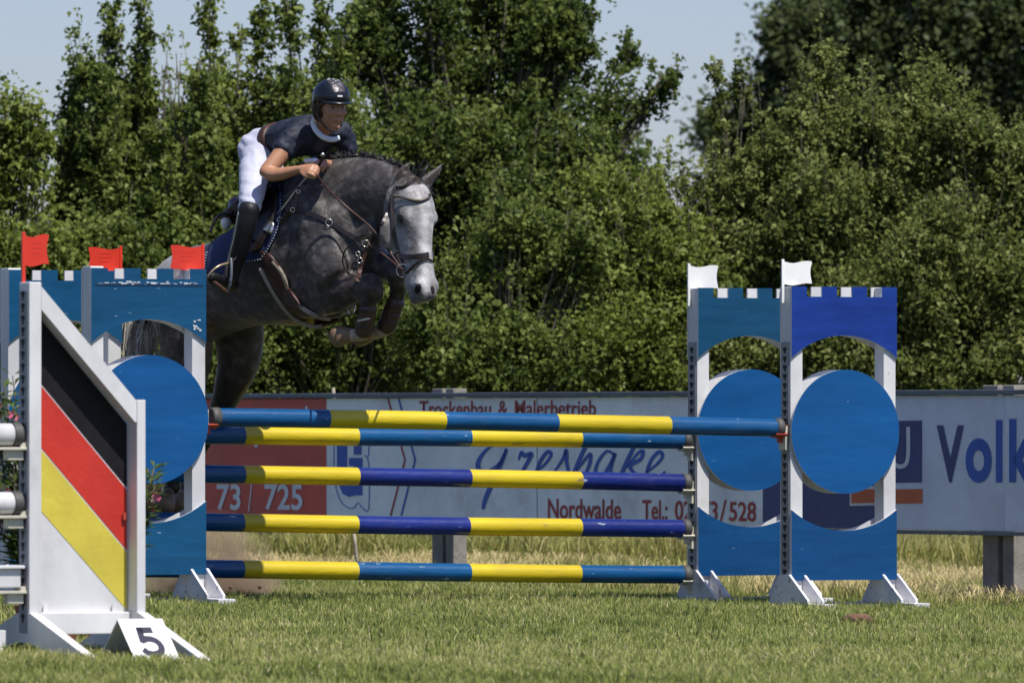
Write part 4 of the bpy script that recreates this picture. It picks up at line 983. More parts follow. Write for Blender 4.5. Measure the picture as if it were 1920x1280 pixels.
M['nostril'] = paint('nostril_skin', (.018, .014, .014), .95, .2, bump=0, spec=.1); M['leather'] = paint('dark_leather', (.020, .013, .011), .38, .2, bump=.1); M['leather_b'] = paint('brown_leather', (.055, .020, .013), .42, .25, bump=.1)
M['navy_cloth'] = paint('navy_quilt', (.010, .022, .075), .8, .2, bump=.4); M['fleece'] = paint('sheepskin', (.30, .26, .20), .95, .25, bump=.9); M['wtrim'] = paint('white_trim', (.40, .42, .50), .6, .05, bump=0)
M['boot_brown'] = paint('tendon_boot_brown', (.07, .035, .025), .35, .3, bump=.15); M['mane'] = paint('mane_hair', (.045, .042, .045), .5, .5, bump=.3); M['tail'] = paint('tail_hair', (.55, .50, .42), .6, .35, bump=.4)
M['gold'] = paint('brass', (.55, .42, .25), .3, .1, bump=0); M['gold'].node_tree.nodes['Principled BSDF'].inputs['Metallic'].default_value = .7
M['hair'] = paint('brown_hair', (.035, .016, .009), .45, .3, bump=.3)

bvh = BVHTree.FromPolygons([tuple(q) for q in V], [tuple(p.vertices) for p in hm.polygons])
CAMP = Vector((0, -45, CH))
def hit(px, py, off=.006, tree_=None, fallback=44.8, normal=False):
    d = (W(px, py, 45) - CAMP).normalized(); loc, no, i, ds = (tree_ or bvh).ray_cast(CAMP, d)
    if loc is None:
        loc, no, i, ds = (tree_ or bvh).find_nearest(W(px, py, fallback)); loc = W(px, py, loc.y + 45)
    if normal: return loc + no * off, no
    return loc + no * off * .6 - d * off * .6
def strap(name, pts, w, mat, root=horse, off=.006, th=.005, snap=True, sub=5, tree_=None, D=None):
    """flat leather strap through photo points, lying on the body"""
    if snap:
        P2 = catmull([Vector((p[0], p[1], 0)) for p in pts], sub); C = []
        for p in P2:
            q = hit(p.x, p.y, off, tree_); C.append(q)
        for _ in range(2): C = [C[0]] + [(C[i - 1] + C[i] * 2 + C[i + 1]) / 4 for i in range(1, len(C) - 1)] + [C[-1]]
    else: C = catmull([W(*p) for p in pts], sub)
    bm = bmesh.new(); n = len(C); prev = None; view = (CAMP - C[0]).normalized()
    for i, p in enumerate(C):
        T = (C[min(i + 1, n - 1)] - C[max(i - 1, 0)]).normalized(); S = T.cross(view).normalized() * (w / 2); O = view * (th / 2)
        v = [bm.verts.new(p + S + O), bm.verts.new(p - S + O), bm.verts.new(p - S - O), bm.verts.new(p + S - O)]
        if prev:
            for k in range(4): bm.faces.new((prev[k], prev[(k + 1) % 4], v[(k + 1) % 4], v[k]))
        else: bm.faces.new(v[::-1])
        prev = v
    bm.faces.new(prev); return wobj(name, bm, root, mat, False)
def patch(name, poly, off, thick, mat, root=horse, cuts=3, tree_=None, smooth_it=2):
    bm = bmesh.new(); P = catmull([Vector((a, b_, 0)) for a, b_ in poly + [poly[0]]], 4)[:-1]
    cx_ = sum(p.x for p in P) / len(P); cy_ = sum(p.y for p in P) / len(P)
    tri = tessellate_polygon([[p for p in P]]); vs = [bm.verts.new(p) for p in P]
    for q in tri: 
        try: bm.faces.new([vs[i] for i in q])
        except ValueError: pass
    for _ in range(cuts): 
        bmesh.ops.subdivide_edges(bm, edges=[e for e in bm.edges if e.calc_length() > 9], cuts=1, use_grid_fill=True); bmesh.ops.triangulate(bm, faces=bm.faces)
    for v in bm.verts: v.co = hit(v.co.x, v.co.y, off, tree_)
    bmesh.ops.recalc_face_normals(bm, faces=bm.faces)
    vd = (CAMP - W(600, 500, 45)).normalized()
    for _ in range(smooth_it): bmesh.ops.smooth_vert(bm, verts=[v for v in bm.verts if not v.is_boundary], factor=.5, use_axis_x=True, use_axis_y=True, use_axis_z=True)
    for f_ in bm.faces: f_.smooth = True
    o = wobj(name, bm, root, mat, True); md = o.modifiers.new('solid', 'SOLIDIFY'); md.thickness = thick; md.offset = 0; return o
# saddle cloth, saddle, girth
patch('saddle_cloth', [(385, 505), (392, 470), (410, 448), (440, 430), (470, 400), (500, 355), (520, 336), (530, 340), (530, 390), (523, 430), (505, 468), (490, 487), (455, 492), (432, 496), (425, 520), (400, 522)], .012, .012, M['navy_cloth'], cuts=4)
bm = bmesh.new()
for a, b_ in (([(527, 342), (529, 390), (522, 430), (505, 466), (492, 484)], 27), ([(492, 486), (460, 491), (436, 495)], 11), ([(392, 474), (387, 500), (392, 520)], 9)):
    C = catmull([Vector((*p, 0)) for p in a], 20); L = [0]
    for i in range(1, len(C)): L.append(L[-1] + (C[i] - C[i - 1]).length)
    for k in range(b_):
        s = (k + .25) / b_ * L[-1]; i = max(j for j in range(len(L)) if L[j] <= s); i = min(i, len(C) - 2); p = C[i].lerp(C[i + 1], (s - L[i]) / max(L[i + 1] - L[i], 1e-6))
        q = hit(p.x, p.y, .021); add_ball(bm, q, .0038)
o = wobj('stud_trim', bm, horse, M['wtrim']); o['kind'] = 'stuff'
patch('saddle_flap', [(455, 405), (475, 375), (495, 350), (512, 338), (522, 350), (524, 385), (514, 420), (502, 445), (488, 470), (465, 470), (450, 440)], .027, .010, M['leather'], cuts=4)
# seat across the back
sb = bmesh.new(); add_loft(sb, [n_(442, 408, 45.27, .13, .045), n_(465, 388, 45.2, .14, .035), n_(495, 358, 45.12, .12, .035), n_(522, 335, 45.04, .09, .045)], L1_, 20)
add_loft(sb, [n_(450, 395, 45.1, .03, .04), n_(440, 384, 45.24, .045, .04), n_(450, 378, 45.36, .03, .04)], UP, 12)
so_ = bpy.data.objects.new('x', remesh(sb, .012, 4)); COL.objects.link(so_); so_.name = 'saddle_seat'; so_.data.materials.append(M['leather_b']); parent_keep(so_, horse)
patch('girth', [(488, 470), (510, 478), (528, 505), (548, 545), (575, 578), (612, 596), (640, 594), (612, 608), (585, 606), (555, 590), (528, 560), (505, 520)], .016, .014, M['leather_b'], cuts=3)
def roll(name, pts, r, mat, off=.014):
    C = [hit(*p, off) for p in pts]; o = tube(name, C, r, None, mat, 8, 6); parent_keep(o, horse); return o
roll('girth_fleece', [(513, 490), (530, 512), (545, 545), (568, 575), (595, 590), (618, 596)], .013, M['fleece']); roll('girth_fleece', [(489, 502), (505, 532), (525, 565), (552, 595), (585, 609), (605, 608)], .013, M['fleece'])
# breastplate, martingale
strap('breastplate_strap', [(519, 424), (538, 408), (552, 394), (585, 402), (618, 418), (645, 435), (668, 448), (682, 470)], .024, M['leather'], off=.010)
strap('breastplate_strap', [(552, 394), (557, 372), (562, 352), (575, 330)], .020, M['leather_b'], off=.010)
strap('breastplate_strap', [(686, 470), (676, 500), (672, 528)], .022, M['leather_b'], off=.012)
strap('breastplate_strap', [(668, 448), (690, 442), (700, 452)], .016, M['leather'], off=.014)
strap('saddle_strap', [(502, 424), (530, 392), (562, 350), (582, 328)], .009, M['cream'], off=.012)
def ringo(name, px, py, r, mat=M['silver'], tr=.003, off=.016, D=None, root=horse, sx=1):
    c = hit(px, py, off) if D is None else W(px, py, D); C = [c + Vector((r * sx * math.cos(a), -.002, r * math.sin(a))) for a in [k * math.pi / 8 for k in range(17)]]
    o = tube(name, C, tr, None, mat, 6, 2); parent_keep(o, root); return o
ringo('buckle', 617, 419, .018); ringo('strap_ring', 551, 394, .012); ringo('buckle', 526, 413, .013); ringo('strap_ring', 686, 456, .018); ringo('buckle', 675, 488, .014); ringo('strap_ring', 672, 476, .012); ringo('buckle', 561, 361, .010)
patch('buckle_plate', [(498, 432), (512, 418), (518, 424), (512, 440)], .036, .006, M['silver'], cuts=1)
# bridle
strap('cheekpiece', [(743, 350), (738, 366), (737, 400), (739, 440), (748, 472)], .021, M['leather'], off=.008)
strap('throat_latch', [(737, 372), (728, 400), (714, 425), (706, 438)], .015, M['leather'], off=.010)
strap('noseband', [(742, 474), (755, 481), (775, 482), (796, 479), (812, 476)], .028, M['leather'], off=.008)
strap('flash_strap', [(757, 520), (772, 504), (788, 490), (800, 486), (811, 492)], .014, M['leather'], off=.010)
strap('cheekpiece', [(746, 474), (756, 495), (760, 515)], .018, M['leather'], off=.012)
strap('head_strap', [(743, 352), (756, 352), (770, 344), (780, 336)], .018, M['leather'], off=.006)
strap('browband', [(738, 368), (752, 369), (770, 375), (788, 378), (802, 372), (806, 364)], .016, M['leather'], off=.008)
strap('browband_trim', [(740, 367), (752, 368), (770, 374), (788, 377), (802, 371)], .007, M['gold'], off=.017)
ringo('bit_ring', 755, 508, .034, M['rail_dark'], .004, D=44.17)
# running martingale and reins
def cord(name, pts, r, mat, root=horse):
    o = tube(name, [W(*p) for p in pts], r, None, mat, 6, 6); parent_keep(o, root); return o
cord('rein', [(590, 322, 44.40), (612, 352, 44.42), (650, 388, 44.42), (700, 432, 44.32), (755, 507, 44.15)], .006, M['leather_b'])
cord('rein', [(755, 507, 44.15), (735, 490, 44.2), (712, 472, 44.25), (690, 458, 44.32)], .006, M['leather_b'])
cord('martingale_strap', [(692, 446, 44.35), (670, 450, 44.36), (647, 470, 44.40), (643, 495, 44.42), (655, 512, 44.42), (668, 528, 44.42)], .0045, M['leather'])
cord('martingale_strap', [(636, 596, 44.6), (648, 580, 44.4), (656, 590, 44.35), (664, 584, 44.35), (667, 572, 44.38)], .006, M['leather'])
# eyes, nostrils, hooves, boots
for s in (-1, 1):
    bm = bmesh.new(); add_ball(bm, hp(766, 411, 44.3, s * .109, .080), (.026, .024, .022)); wobj('eye', bm, horse, M['eye'])
    lid = [hp(766, 411, 44.3, s * (.112 + .012 * math.sin(a)), .078 + .026 * math.cos(a), .016 * math.sin(a) + .004) for a in [k * math.pi / 6 for k in range(7)]]
    o = tube('eyelid', lid, .007, None, M['mane'], 6, 3); parent_keep(o, horse)
def dark_spot(px, py, a, b_, rot=0):
    P = [(px + a * math.cos(k * math.pi / 6) * math.cos(rot) - b_ * math.sin(k * math.pi / 6) * math.sin(rot), py + a * math.cos(k * math.pi / 6) * math.sin(rot) + b_ * math.sin(k * math.pi / 6) * math.cos(rot)) for k in range(12)]
    return patch('nostril', P, .003, .003, M['nostril'], cuts=1, smooth_it=0)
dark_spot(784, 541, 5.5, 9, .25); dark_spot(811, 543, 3, 7, -.2)
strap('mouth_line', [(766, 553), (776, 559), (790, 562), (803, 560)], .006, M['mane'], off=.002)
def hoof(p0, p1, r0, r1, name='hoof'):
    bm = bmesh.new(); add_loft(bm, [(p0, r0, r0), (p0.lerp(p1, .5), (r0 + r1) / 2, (r0 + r1) / 2), (p1, r1, r1)], L1_, 20, 2.2, 3, True); return wobj(name, bm, horse, M['hoof'])
hoof(W(652, 628, 44.52), W(634, 631, 44.54), .044, .058); hoof(W(690, 629, 44.58), W(674, 632, 44.6), .042, .054)
hoof(W(315, 930, 45.6), W(308, 946, 45.56), .044, .060); hoof(W(340, 934, 45.83), W(334, 948, 45.8), .042, .058)
def wrap(nodes, mat=M['boot_brown'], name='tendon_boot'):
    bm = bmesh.new(); add_loft(bm, [n_(*n) for n in nodes], L1_, 18); return wobj(name, bm, horse, mat)
wrap([(690, 578, 44.43, .048, .052), (687, 592, 44.44, .046, .055), (684, 610, 44.46, .048, .057), (683, 622, 44.47, .050, .055)])
wrap([(742, 566, 44.48, .048, .051), (735, 585, 44.5, .046, .053), (729, 603, 44.52, .048, .055), (723, 614, 44.53, .048, .052)])
for z in (578, 594, 608): strap('boot_strap', [(672, z + 8), (684, z + 4), (699, z)], .010, M['cream'] if z == 594 else M['leather'], snap=True, tree_=None, off=.014)
for z in (574, 588, 601): strap('boot_strap', [(724, z + 6), (734, z + 3), (746, z)], .010, M['leather'], off=.014)
wrap([(323, 898, 45.63, .042, .046), (322, 915, 45.63, .046, .050)], M['leather']); wrap([(352, 905, 45.85, .042, .046), (350, 918, 45.86, .046, .050)], M['leather'])
# mane: a fringe of short tufts along the crest, forelock, tail
def tufts(name, roots, dirs, lens, wd, mat, curl=.3):
    bm = bmesh.new()
    for c, d, l in zip(roots, dirs, lens):
        S = d.cross(Vector((random.gauss(0, 1), random.gauss(0, 1), .2))).normalized() * wd; e = Vector((random.gauss(0, curl), random.gauss(0, curl), random.gauss(-.2, curl))) * l
        v = [bm.verts.new(c - S), bm.verts.new(c + S), bm.verts.new(c + d * l * .55 + S * .9 + e * .3), bm.verts.new(c + d * l * .55 - S * .9 + e * .3), bm.verts.new(c + d * l + e)]
        bm.faces.new((v[0], v[1], v[2], v[3])); bm.faces.new((v[3], v[2], v[4]))
    o = wobj(name, bm, horse, mat, False); o['kind'] = 'stuff'; return o
crest = catmull([Vector(p) for p in ((606, 312, 44.85), (625, 299, 44.8), (655, 294, 44.7), (690, 297, 44.6), (720, 307, 44.52), (745, 322, 44.44), (768, 334, 44.38))], 10)
rt, dr, ln_ = [], [], []
for i in range(1500):
    c = crest[random.randrange(len(crest) - 1)]; c = c.lerp(crest[min(crest.index(c) + 1, len(crest) - 1)], random.random())
    p, no, ii, ds = bvh.find_nearest(W(c.x, c.y - 4, c.z) + L1_ * random.uniform(-.02, .02))
    g = .5 + .5 * math.sin(c.x * .55)
    rt.append(p - no * .005); dr.append((UP * (.9 + .3 * g) + F1 * random.uniform(-.5, .6) - L1_ * random.uniform(-.2, 1.1)).normalized()); ln_.append(random.uniform(.022, .048) * (.75 + .4 * g))
tufts('mane', rt, dr, ln_, .0035, M['mane'])
rt, dr, ln_ = [], [], []
for i in range(260):
    p = W(778 + random.gauss(0, 5), 334 + random.gauss(0, 3), 44.3); rt.append(p); up_ = random.random() < .15
    dr.append((UP * (.9 if up_ else -.8) + F2 * random.uniform(.15, .7) + L2_ * random.uniform(-.35, .6)).normalized()); ln_.append(random.uniform(.06, .15))
tufts('forelock', rt, dr, ln_, .0028, M['mane'], .2)
rt, dr, ln_ = [], [], []
tp = catmull([W(300, 520, 45.8), W(275, 560, 45.84), W(266, 620, 45.84), W(268, 690, 45.84), W(272, 760, 45.84)], 10)
for i in range(2600):
    k = random.random() ** .8; j = int(k * (len(tp) - 1)); wv = .016 + .020 * math.sin(math.pi * min(k * 1.1, 1))
    rt.append(tp[j] + Vector((random.gauss(0, wv), random.gauss(0, wv), 0))); dr.append(((tp[min(j + 1, len(tp) - 1)] - tp[max(j - 1, 0)]).normalized() + Vector((random.gauss(0, .12), random.gauss(0, .12), -.2))).normalized()); ln_.append(random.uniform(.10, .24))
tufts('tail', rt, dr, ln_, .004, M['tail'], .08)

# ---------------------------------------------------------------- rider
F3, L3_ = hdg(50)
root_r = W(500, 1000, 45.05); root_r.z = gz(root_r.x)
rider = thing('person', 'rider in navy shirt, white breeches and dark sparkling helmet crouched over the grey horse', 'person', root_r, 0)
M['skin'] = None
rb = bmesh.new()
# torso core, neck
HC = W(621, 196, 44.48); HFD, HL = hdg(27)     # head centre, facing
HFD = (HFD + UP * -.04).normalized()
sh_n, sh_f = W(556, 250, 44.66), W(640, 246, 44.80)
add_loft(rb, [n_(500, 280, 45.05, .13, .10), n_(530, 262, 44.93, .11, .085), n_(565, 252, 44.82, .13, .09), n_(592, 245, 44.75, .12, .08), n_(603, 238, 44.70, .05, .05)], (sh_f - sh_n).normalized(), 20)
add_loft(rb, [(sh_n, .045, .045), (sh_n.lerp(sh_f, .5), .06, .06), (sh_f, .045, .045)], UP, 14)
add_loft(rb, [(W(600, 246, 44.72), .058, .055), (W(608, 232, 44.63), .050, .050), (W(614, 214, 44.56), .052, .055)], HL, 16)
# head: cranium + face
def fp(s, f, u): return HC + HL * s + HFD * f + UP * u
add_ball(rb, fp(0, -.015, .030), (.078, .078, .09)); 
add_loft(rb, [(fp(0, .030, .040), .062, .060), (fp(0, .036, -.006), .064, .058), (fp(0, .036, -.050), .060, .057), (fp(0, .034, -.090), .052, .052), (fp(0, .040, -.120), .034, .036), (fp(0, .044, -.133), .022, .024)], HL, 20, 2.2)
add_loft(rb, [(fp(0, .088, -.008), .0085, .010), (fp(0, .095, -.034), .010, .011), (fp(0, .103, -.053), .0125, .011)], HL, 10)      # nose
add_ball(rb, fp(.012, .094, -.057), .007); add_ball(rb, fp(-.012, .094, -.057), .007)
for s in (-1, 1):
    add_ball(rb, fp(s * .037, .074, -.046), (.020, .018, .018)); add_ball(rb, fp(s * .030, .084, .004), (.020, .008, .007))
add_loft(rb, [(fp(-.020, .082, -.086), .003, .003), (fp(-.008, .088, -.084), .005, .005), (fp(.008, .088, -.084), .005, .005), (fp(.020, .082, -.086), .003, .003)], UP, 8)
add_loft(rb, [(fp(-.017, .081, -.092), .003, .003), (fp(0, .088, -.094), .006, .0055), (fp(.017, .081, -.092), .003, .003)], UP, 8)
add_ball(rb, fp(0, .070, -.122), (.020, .014, .013))
# near arm
add_loft(rb, [n_(548, 258, 44.64, .050, .052), n_(530, 285, 44.61, .047, .050), n_(512, 308, 44.58, .043, .046), n_(500, 321, 44.56, .040, .042)], F3, 16)
add_loft(rb, [n_(498, 321, 44.56, .038, .042), n_(512, 327, 44.53, .038, .042), n_(532, 325, 44.49, .034, .037), n_(552, 320, 44.45, .026, .028), n_(566, 317, 44.42, .021, .025)], UP, 16)
# far arm
add_loft(rb, [n_(642, 250, 44.80, .048, .050), n_(655, 285, 44.86, .042, .044), n_(650, 312, 44.88, .036, .038)], F3, 14)
add_loft(rb, [n_(650, 312, 44.88, .034, .036), n_(625, 310, 44.80, .028, .030), n_(606, 306, 44.66, .022, .024)], UP, 14)
def hand(wrist, fwd, back, thumbdir, curl=1.0):
    """palm and five fingers closed round the rein"""
    fwd = fwd.normalized(); side = back.cross(fwd).normalized(); back = fwd.cross(side).normalized()
    add_loft(rb, [(wrist, .022, .018), (wrist + fwd * .035, .034, .017), (wrist + fwd * .072, .038, .015)], side, 14)
    for k, (o_, L_) in enumerate(((-.030, .036), (-.010, .042), (.010, .040), (.029, .032))):
        k0 = wrist + fwd * .070 + side * o_; k1 = k0 + fwd * L_ * .75 - back * .010; k2 = k1 - back * L_ * .75 - fwd * .004; k3 = k2 - fwd * L_ * .6 + back * .002
        add_loft(rb, [(k0 - fwd * .02, .0085, .0085), (k0, .0095, .0095), (k1, .0088, .0088), (k2, .0082, .0082), (k3, .007, .007)], side, 8, 2, 3)
    t0_ = wrist + fwd * .02 - side * .026; t1_ = t0_ + fwd * .035 - side * .018 - back * .008; t2_ = t1_ + fwd * .030 + side * .006 - back * .014
    add_loft(rb, [(t0_, .013, .013), (t1_, .0105, .0105), (t2_, .009, .009)], back, 8, 2, 3)
hand(W(564, 316, 44.42), W(592, 318, 44.36) - W(566, 316, 44.42), Vector((-.25, -.75, .6)), None)
hand(W(612, 312, 44.62), (W(600, 300, 44.46) - W(616, 312, 44.62)), Vector((.1, -.7, .6)), None)
# thighs and calves inside the clothes
add_loft(rb, [n_(490, 290, 44.98, .08, .09), n_(474, 345, 44.78, .06, .07), n_(468, 390, 44.62, .045, .05), n_(452, 450, 44.68, .045, .045), n_(436, 520, 44.74, .03, .035), n_(418, 528, 44.66, .03, .025)], L1_, 12)
add_loft(rb, [n_(503, 308, 45.2, .06, .06), n_(532, 372, 45.32, .05, .05), n_(590, 390, 45.3, .045, .05), n_(580, 450, 45.36, .045, .045), n_(570, 520, 45.4, .03, .035)], L1_, 12)
rm = remesh(rb, .0052, 3, .45)
rbody = link('body', rm, None, []); parent_keep(rbody, rider)
VR = np.empty(len(rm.vertices) * 3, np.float32); rm.vertices.foreach_get('co', VR); VR = VR.reshape(-1, 3).astype(float)
def near(pt, r): return np.exp(-(np.linalg.norm((VR - np.array(pt)) / np.array(r), axis=1)) ** 2)
lip = np.maximum(near(fp(-.010, .090, -.089), (.011, .02, .0065)), near(fp(.009, .090, -.089), (.011, .02, .0065)))
brow = np.maximum.reduce([near(fp(s * o_, .085, -.001 + .002 * (1 - abs(o_ - .03) * 50)), (.010, .03, .0035)) for s in (-1, 1) for o_ in (.02, .032, .044)])
sock = np.maximum(near(fp(-.030, .080, -.018), (.015, .03, .008)), near(fp(.030, .080, -.018), (.015, .03, .008))); 
for nm, a in (('lip', lip), ('brow', np.clip(brow * 1.2, 0, 1)), ('sock', sock)):
    at = rm.attributes.new(nm, 'FLOAT', 'POINT'); at.data.foreach_set('value', a.astype(np.float32))
m, t, b = newmat('skin'); base = (.42, .20, .11)
prev = nd(t, 'ShaderNodeRGB'); prev.outputs[0].default_value = (*base, 1); prev = prev.outputs[0]
ns1 = nd(t, 'ShaderNodeTexNoise', i_Scale=22.0, i_Detail=5.0); t.links.new(coords(t), ns1.inputs[0]); prev = ramp(t, ns1.outputs[0], [(.3, (.38, .18, .10)), (.7, (.46, .235, .135))])
for nm, c in (('sock', (.30, .13, .085)), ('lip', (.33, .095, .075)), ('brow', (.06, .03, .02))):
    a = nd(t, 'ShaderNodeAttribute', attribute_name=nm); mx = nd(t, 'ShaderNodeMixRGB'); mx.inputs[2].default_value = (*c, 1); t.links.new(a.outputs['Fac'], mx.inputs[0]); t.links.new(prev, mx.inputs[1]); prev = mx.outputs[0]
t.links.new(prev, b.inputs['Base Color']); b.inputs['Roughness'].default_value = .48; b.inputs['Subsurface Weight'].default_value = .15; b.inputs['Subsurface Radius'].default_value = (.02, .008, .004); b.inputs['Subsurface Scale'].default_value = .5
rm.materials.append(m)
M['eye_white'] = paint('eye_white', (.55, .5, .47), .2, .05, bump=0)
for s in (-1, 1):
    bm = bmesh.new(); add_ball(bm, fp(s * .030, .0775, -.018), (.0125, .012, .0075)); wobj('eye', bm, rider, M['eye_white'])
    bm = bmesh.new(); add_ball(bm, fp(s * .030 + .000, .0880, -.018) - HL * .003, (.0058, .004, .0062)); io = wobj('iris', bm, rider, M['eye'])
# clothing
M['shirt'] = paint('navy_shirt', (.004, .008, .023), .7, .25, bump=.3)
tt_ = M['shirt'].node_tree
vv = nd(tt_, 'ShaderNodeTexVoronoi', i_Scale=120.0); tt_.links.new(coords(tt_), vv.inputs[0]); vv.feature = 'DISTANCE_TO_EDGE'; vr = ramp(tt_, vv.outputs['Distance'], [(.03, (1, 1, 1)), (.10, (0, 0, 0))]); vn = nd(tt_, 'ShaderNodeTexNoise', i_Scale=9.0); tt_.links.new(coords(tt_), vn.inputs[0]); vq = ramp(tt_, vn.outputs[0], [(.5, (0, 0, 0)), (.62, (.5, .5, .5))]); vm = nd(tt_, 'ShaderNodeMixRGB', blend_type='MULTIPLY'); vm.inputs[0].default_value = 1; tt_.links.new(vr, vm.inputs[1]); tt_.links.new(vq, vm.inputs[2]); pb = tt_.nodes['Principled BSDF']; old = pb.inputs['Base Color'].links[0].from_socket; vx = nd(tt_, 'ShaderNodeMixRGB'); vx.inputs[2].default_value = (.055, .06, .09, 1); tt_.links.new(vm.outputs[0], vx.inputs[0]); tt_.links.new(old, vx.inputs[1]); tt_.links.new(vx.outputs[0], pb.inputs['Base Color']) 
M['white_cloth'] = paint('white_breeches', (.52, .53, .63), .75, .04, bump=.15)
M['collar'] = paint('white_collar', (.72, .74, .80), .7, .03, bump=.1)
M['helmet'] = paint('helmet_shell', (.004, .007, .013), .32, .15, bump=.05); M['boot'] = paint('black_boot', (.010, .010, .012), .5, .2, bump=.3, spec=.3)
def cloth(name, parts, voxel, mat, it=4):
    bm = bmesh.new()
    for nodes, hint in parts: add_loft(bm, nodes, hint, 24)
    me = remesh(bm, voxel, it); me.materials.append(mat); o = link(name, me, None, []); parent_keep(o, rider); return o
SH = (sh_f - sh_n).normalized()
shirt = cloth('shirt', [
  ([n_(512, 272, 45.00, .135, .105), n_(530, 263, 44.93, .125, .098), n_(560, 256, 44.84, .150, .112), n_(590, 252, 44.77, .165, .112), n_(606, 246, 44.74, .12, .075)], SH),
  ([(sh_n + SH * -.01, .060, .062), (sh_n.lerp(sh_f, .5) + UP * .0, .062, .075), (sh_f + SH * .012, .058, .062)], UP),
  ([n_(596, 240, 44.72, .065, .066), n_(602, 228, 44.68, .056, .058)], HL),
  ([n_(556, 250, 44.66, .060, .064), n_(543, 266, 44.64, .062, .066), n_(531, 281, 44.62, .060, .064)], F3),
  ([n_(640, 248, 44.80, .058, .060), n_(649, 268, 44.83, .056, .060), n_(653, 284, 44.85, .054, .056)], F3)], .009, M['shirt'])
# wrinkle / lace texture on the shirt
def displace_noise(me, amp, sc, dirv=None):
    vs = me.vertices
    for v in vs:
        q = Vector((v.co.x * sc, v.co.y * sc, v.co.z * sc)); v.co += v.normal * amp * mnoise.noise(q)
displace_noise(shirt.data, .010, 16); displace_noise(shirt.data, .006, 34)
br = cloth('breeches', [
  ([n_(484, 292, 45.02, .145, .125), n_(498, 278, 45.02, .145, .118), n_(520, 268, 44.97, .128, .100)], L3_),
  ([n_(486, 292, 44.95, .10, .115), n_(478, 320, 44.86, .086, .094), n_(474, 350, 44.75, .074, .080), n_(470, 378, 44.65, .064, .070), n_(466, 398, 44.61, .054, .058)], L1_),
  ([n_(502, 308, 45.20, .08, .08), n_(530, 372, 45.32, .07, .075), n_(582, 398, 45.34, .065, .07), n_(588, 408, 45.34, .055, .06)], L1_)], .009, M['white_cloth'])
for v in br.data.vertices:
    q = v.co; d = (q - W(500, 265, 45)).length; a = .0030 * math.sin(90 * (q.z * .8 + q.x * .5) + 3 * mnoise.noise(q * 9)) * math.exp(-(d / .22) ** 2); kn = q - W(470, 385, 44.62); b2 = .0035 * math.sin(110 * q.z + 4 * mnoise.noise(q * 8)) * math.exp(-(kn.length / .10) ** 2); v.co += v.normal * (a + b2 + .0045 * mnoise.noise(q * 14) + .0025 * mnoise.noise(q * 40))
bm = bmesh.new(); add_loft(bm, [n_(517, 268, 44.97, .136, .110), n_(527, 263, 44.94, .131, .106)], SH, 28, cap=False); 
belt = wobj('belt', bm, rider, M['leather_b'])
# boots
def bootf(name, nodes, foot):
    bm = bmesh.new(); add_loft(bm, nodes, L1_, 20); add_loft(bm, foot, L1_, 16); me = remesh(bm, .008, 3); me.materials.append(M['boot']); o = link(name, me, None, []); parent_keep(o, rider); return o
bt = bootf('boot', [n_(467, 391, 44.60, .056, .061), n_(461, 420, 44.61, .055, .062), n_(452, 455, 44.64, .050, .058), n_(440, 495, 44.68, .042, .050), n_(431, 525, 44.71, .040, .046)], [n_(437, 533, 44.76, .034, .036), n_(422, 532, 44.68, .038, .036), n_(404, 524, 44.58, .040, .028), n_(396, 519, 44.54, .030, .020)])
bootf('boot', [n_(590, 392, 45.30, .060, .066), n_(585, 440, 45.36, .056, .064), n_(576, 490, 45.40, .044, .050), n_(570, 520, 45.42, .040, .046)], [n_(572, 528, 45.44, .034, .036), n_(590, 530, 45.40, .036, .028)])
cord('boot_piping', [(447, 398, 44.53), (440, 440, 44.56), (428, 490, 44.62), (424, 520, 44.66)], .003, M['silver'], rider)
# stirrup (tack of the horse)
cord('stirrup_leather', [(484, 440, 44.86), (462, 462, 44.66), (440, 486, 44.62), (433, 502, 44.60)], .008, M['leather'])
cord('stirrup', [(433, 484, 44.60), (434, 505, 44.58), (432, 530, 44.58), (426, 549, 44.6)], .0085, M['rail_dark'])
cord('stirrup', [(433, 492, 44.62), (412, 498, 44.56), (398, 508, 44.54), (390, 520, 44.54)], .007, M['gold'])
cord('stirrup', [(390, 520, 44.54), (408, 534, 44.56), (426, 549, 44.6)], .012, M['boot_brown'])
cord('crop', [(608, 292, 44.44), (600, 306, 44.47), (592, 322, 44.5)], .008, M['leather'], rider)
bm = bmesh.new(); add_ball(bm, W(605, 290, 44.43), .012); wobj('crop_knob', bm, rider, M['silver'])
cord('loose_strap', [(437, 398, 45.1), (415, 402, 45.1), (402, 415, 45.1), (394, 436, 45.1)], .010, M['leather'])
bm = bmesh.new(); add_ball(bm, W(424, 416, 45.2), (.03, .05, .045)); wobj('saddle_roll', bm, horse, M['sign_white'])
# collar
cc_ = [W(*p) for p in ((592, 218, 44.58), (588, 232, 44.60), (594, 246, 44.58), (606, 257, 44.55), (622, 262, 44.54), (636, 259, 44.56))]
bm = bmesh.new(); C = catmull(cc_, 6); prev = None
for i, p in enumerate(C):
    k = i / (len(C) - 1); T = (C[min(i + 1, len(C) - 1)] - C[max(i - 1, 0)]).normalized(); S = T.cross(Vector((0, -1, .0))).normalized() * (.015 - .005 * k); nn = Vector((0, -.006, 0))
    v = [bm.verts.new(p + S), bm.verts.new(p + nn), bm.verts.new(p - S)]
    if prev: bm.faces.new((prev[0], prev[1], v[1], v[0])); bm.faces.new((prev[1], prev[2], v[2], v[1]))
    prev = v
o = wobj('collar', bm, rider, M['collar']); md = o.modifiers.new('s', 'SOLIDIFY'); md.thickness = .008
bm = bmesh.new(); add_loft(bm, [n_(574, 302, 44.60, .014, .013), n_(592, 301, 44.54, .014, .013)], UP, 12); wobj('wrist_band', bm, rider, M['collar'])
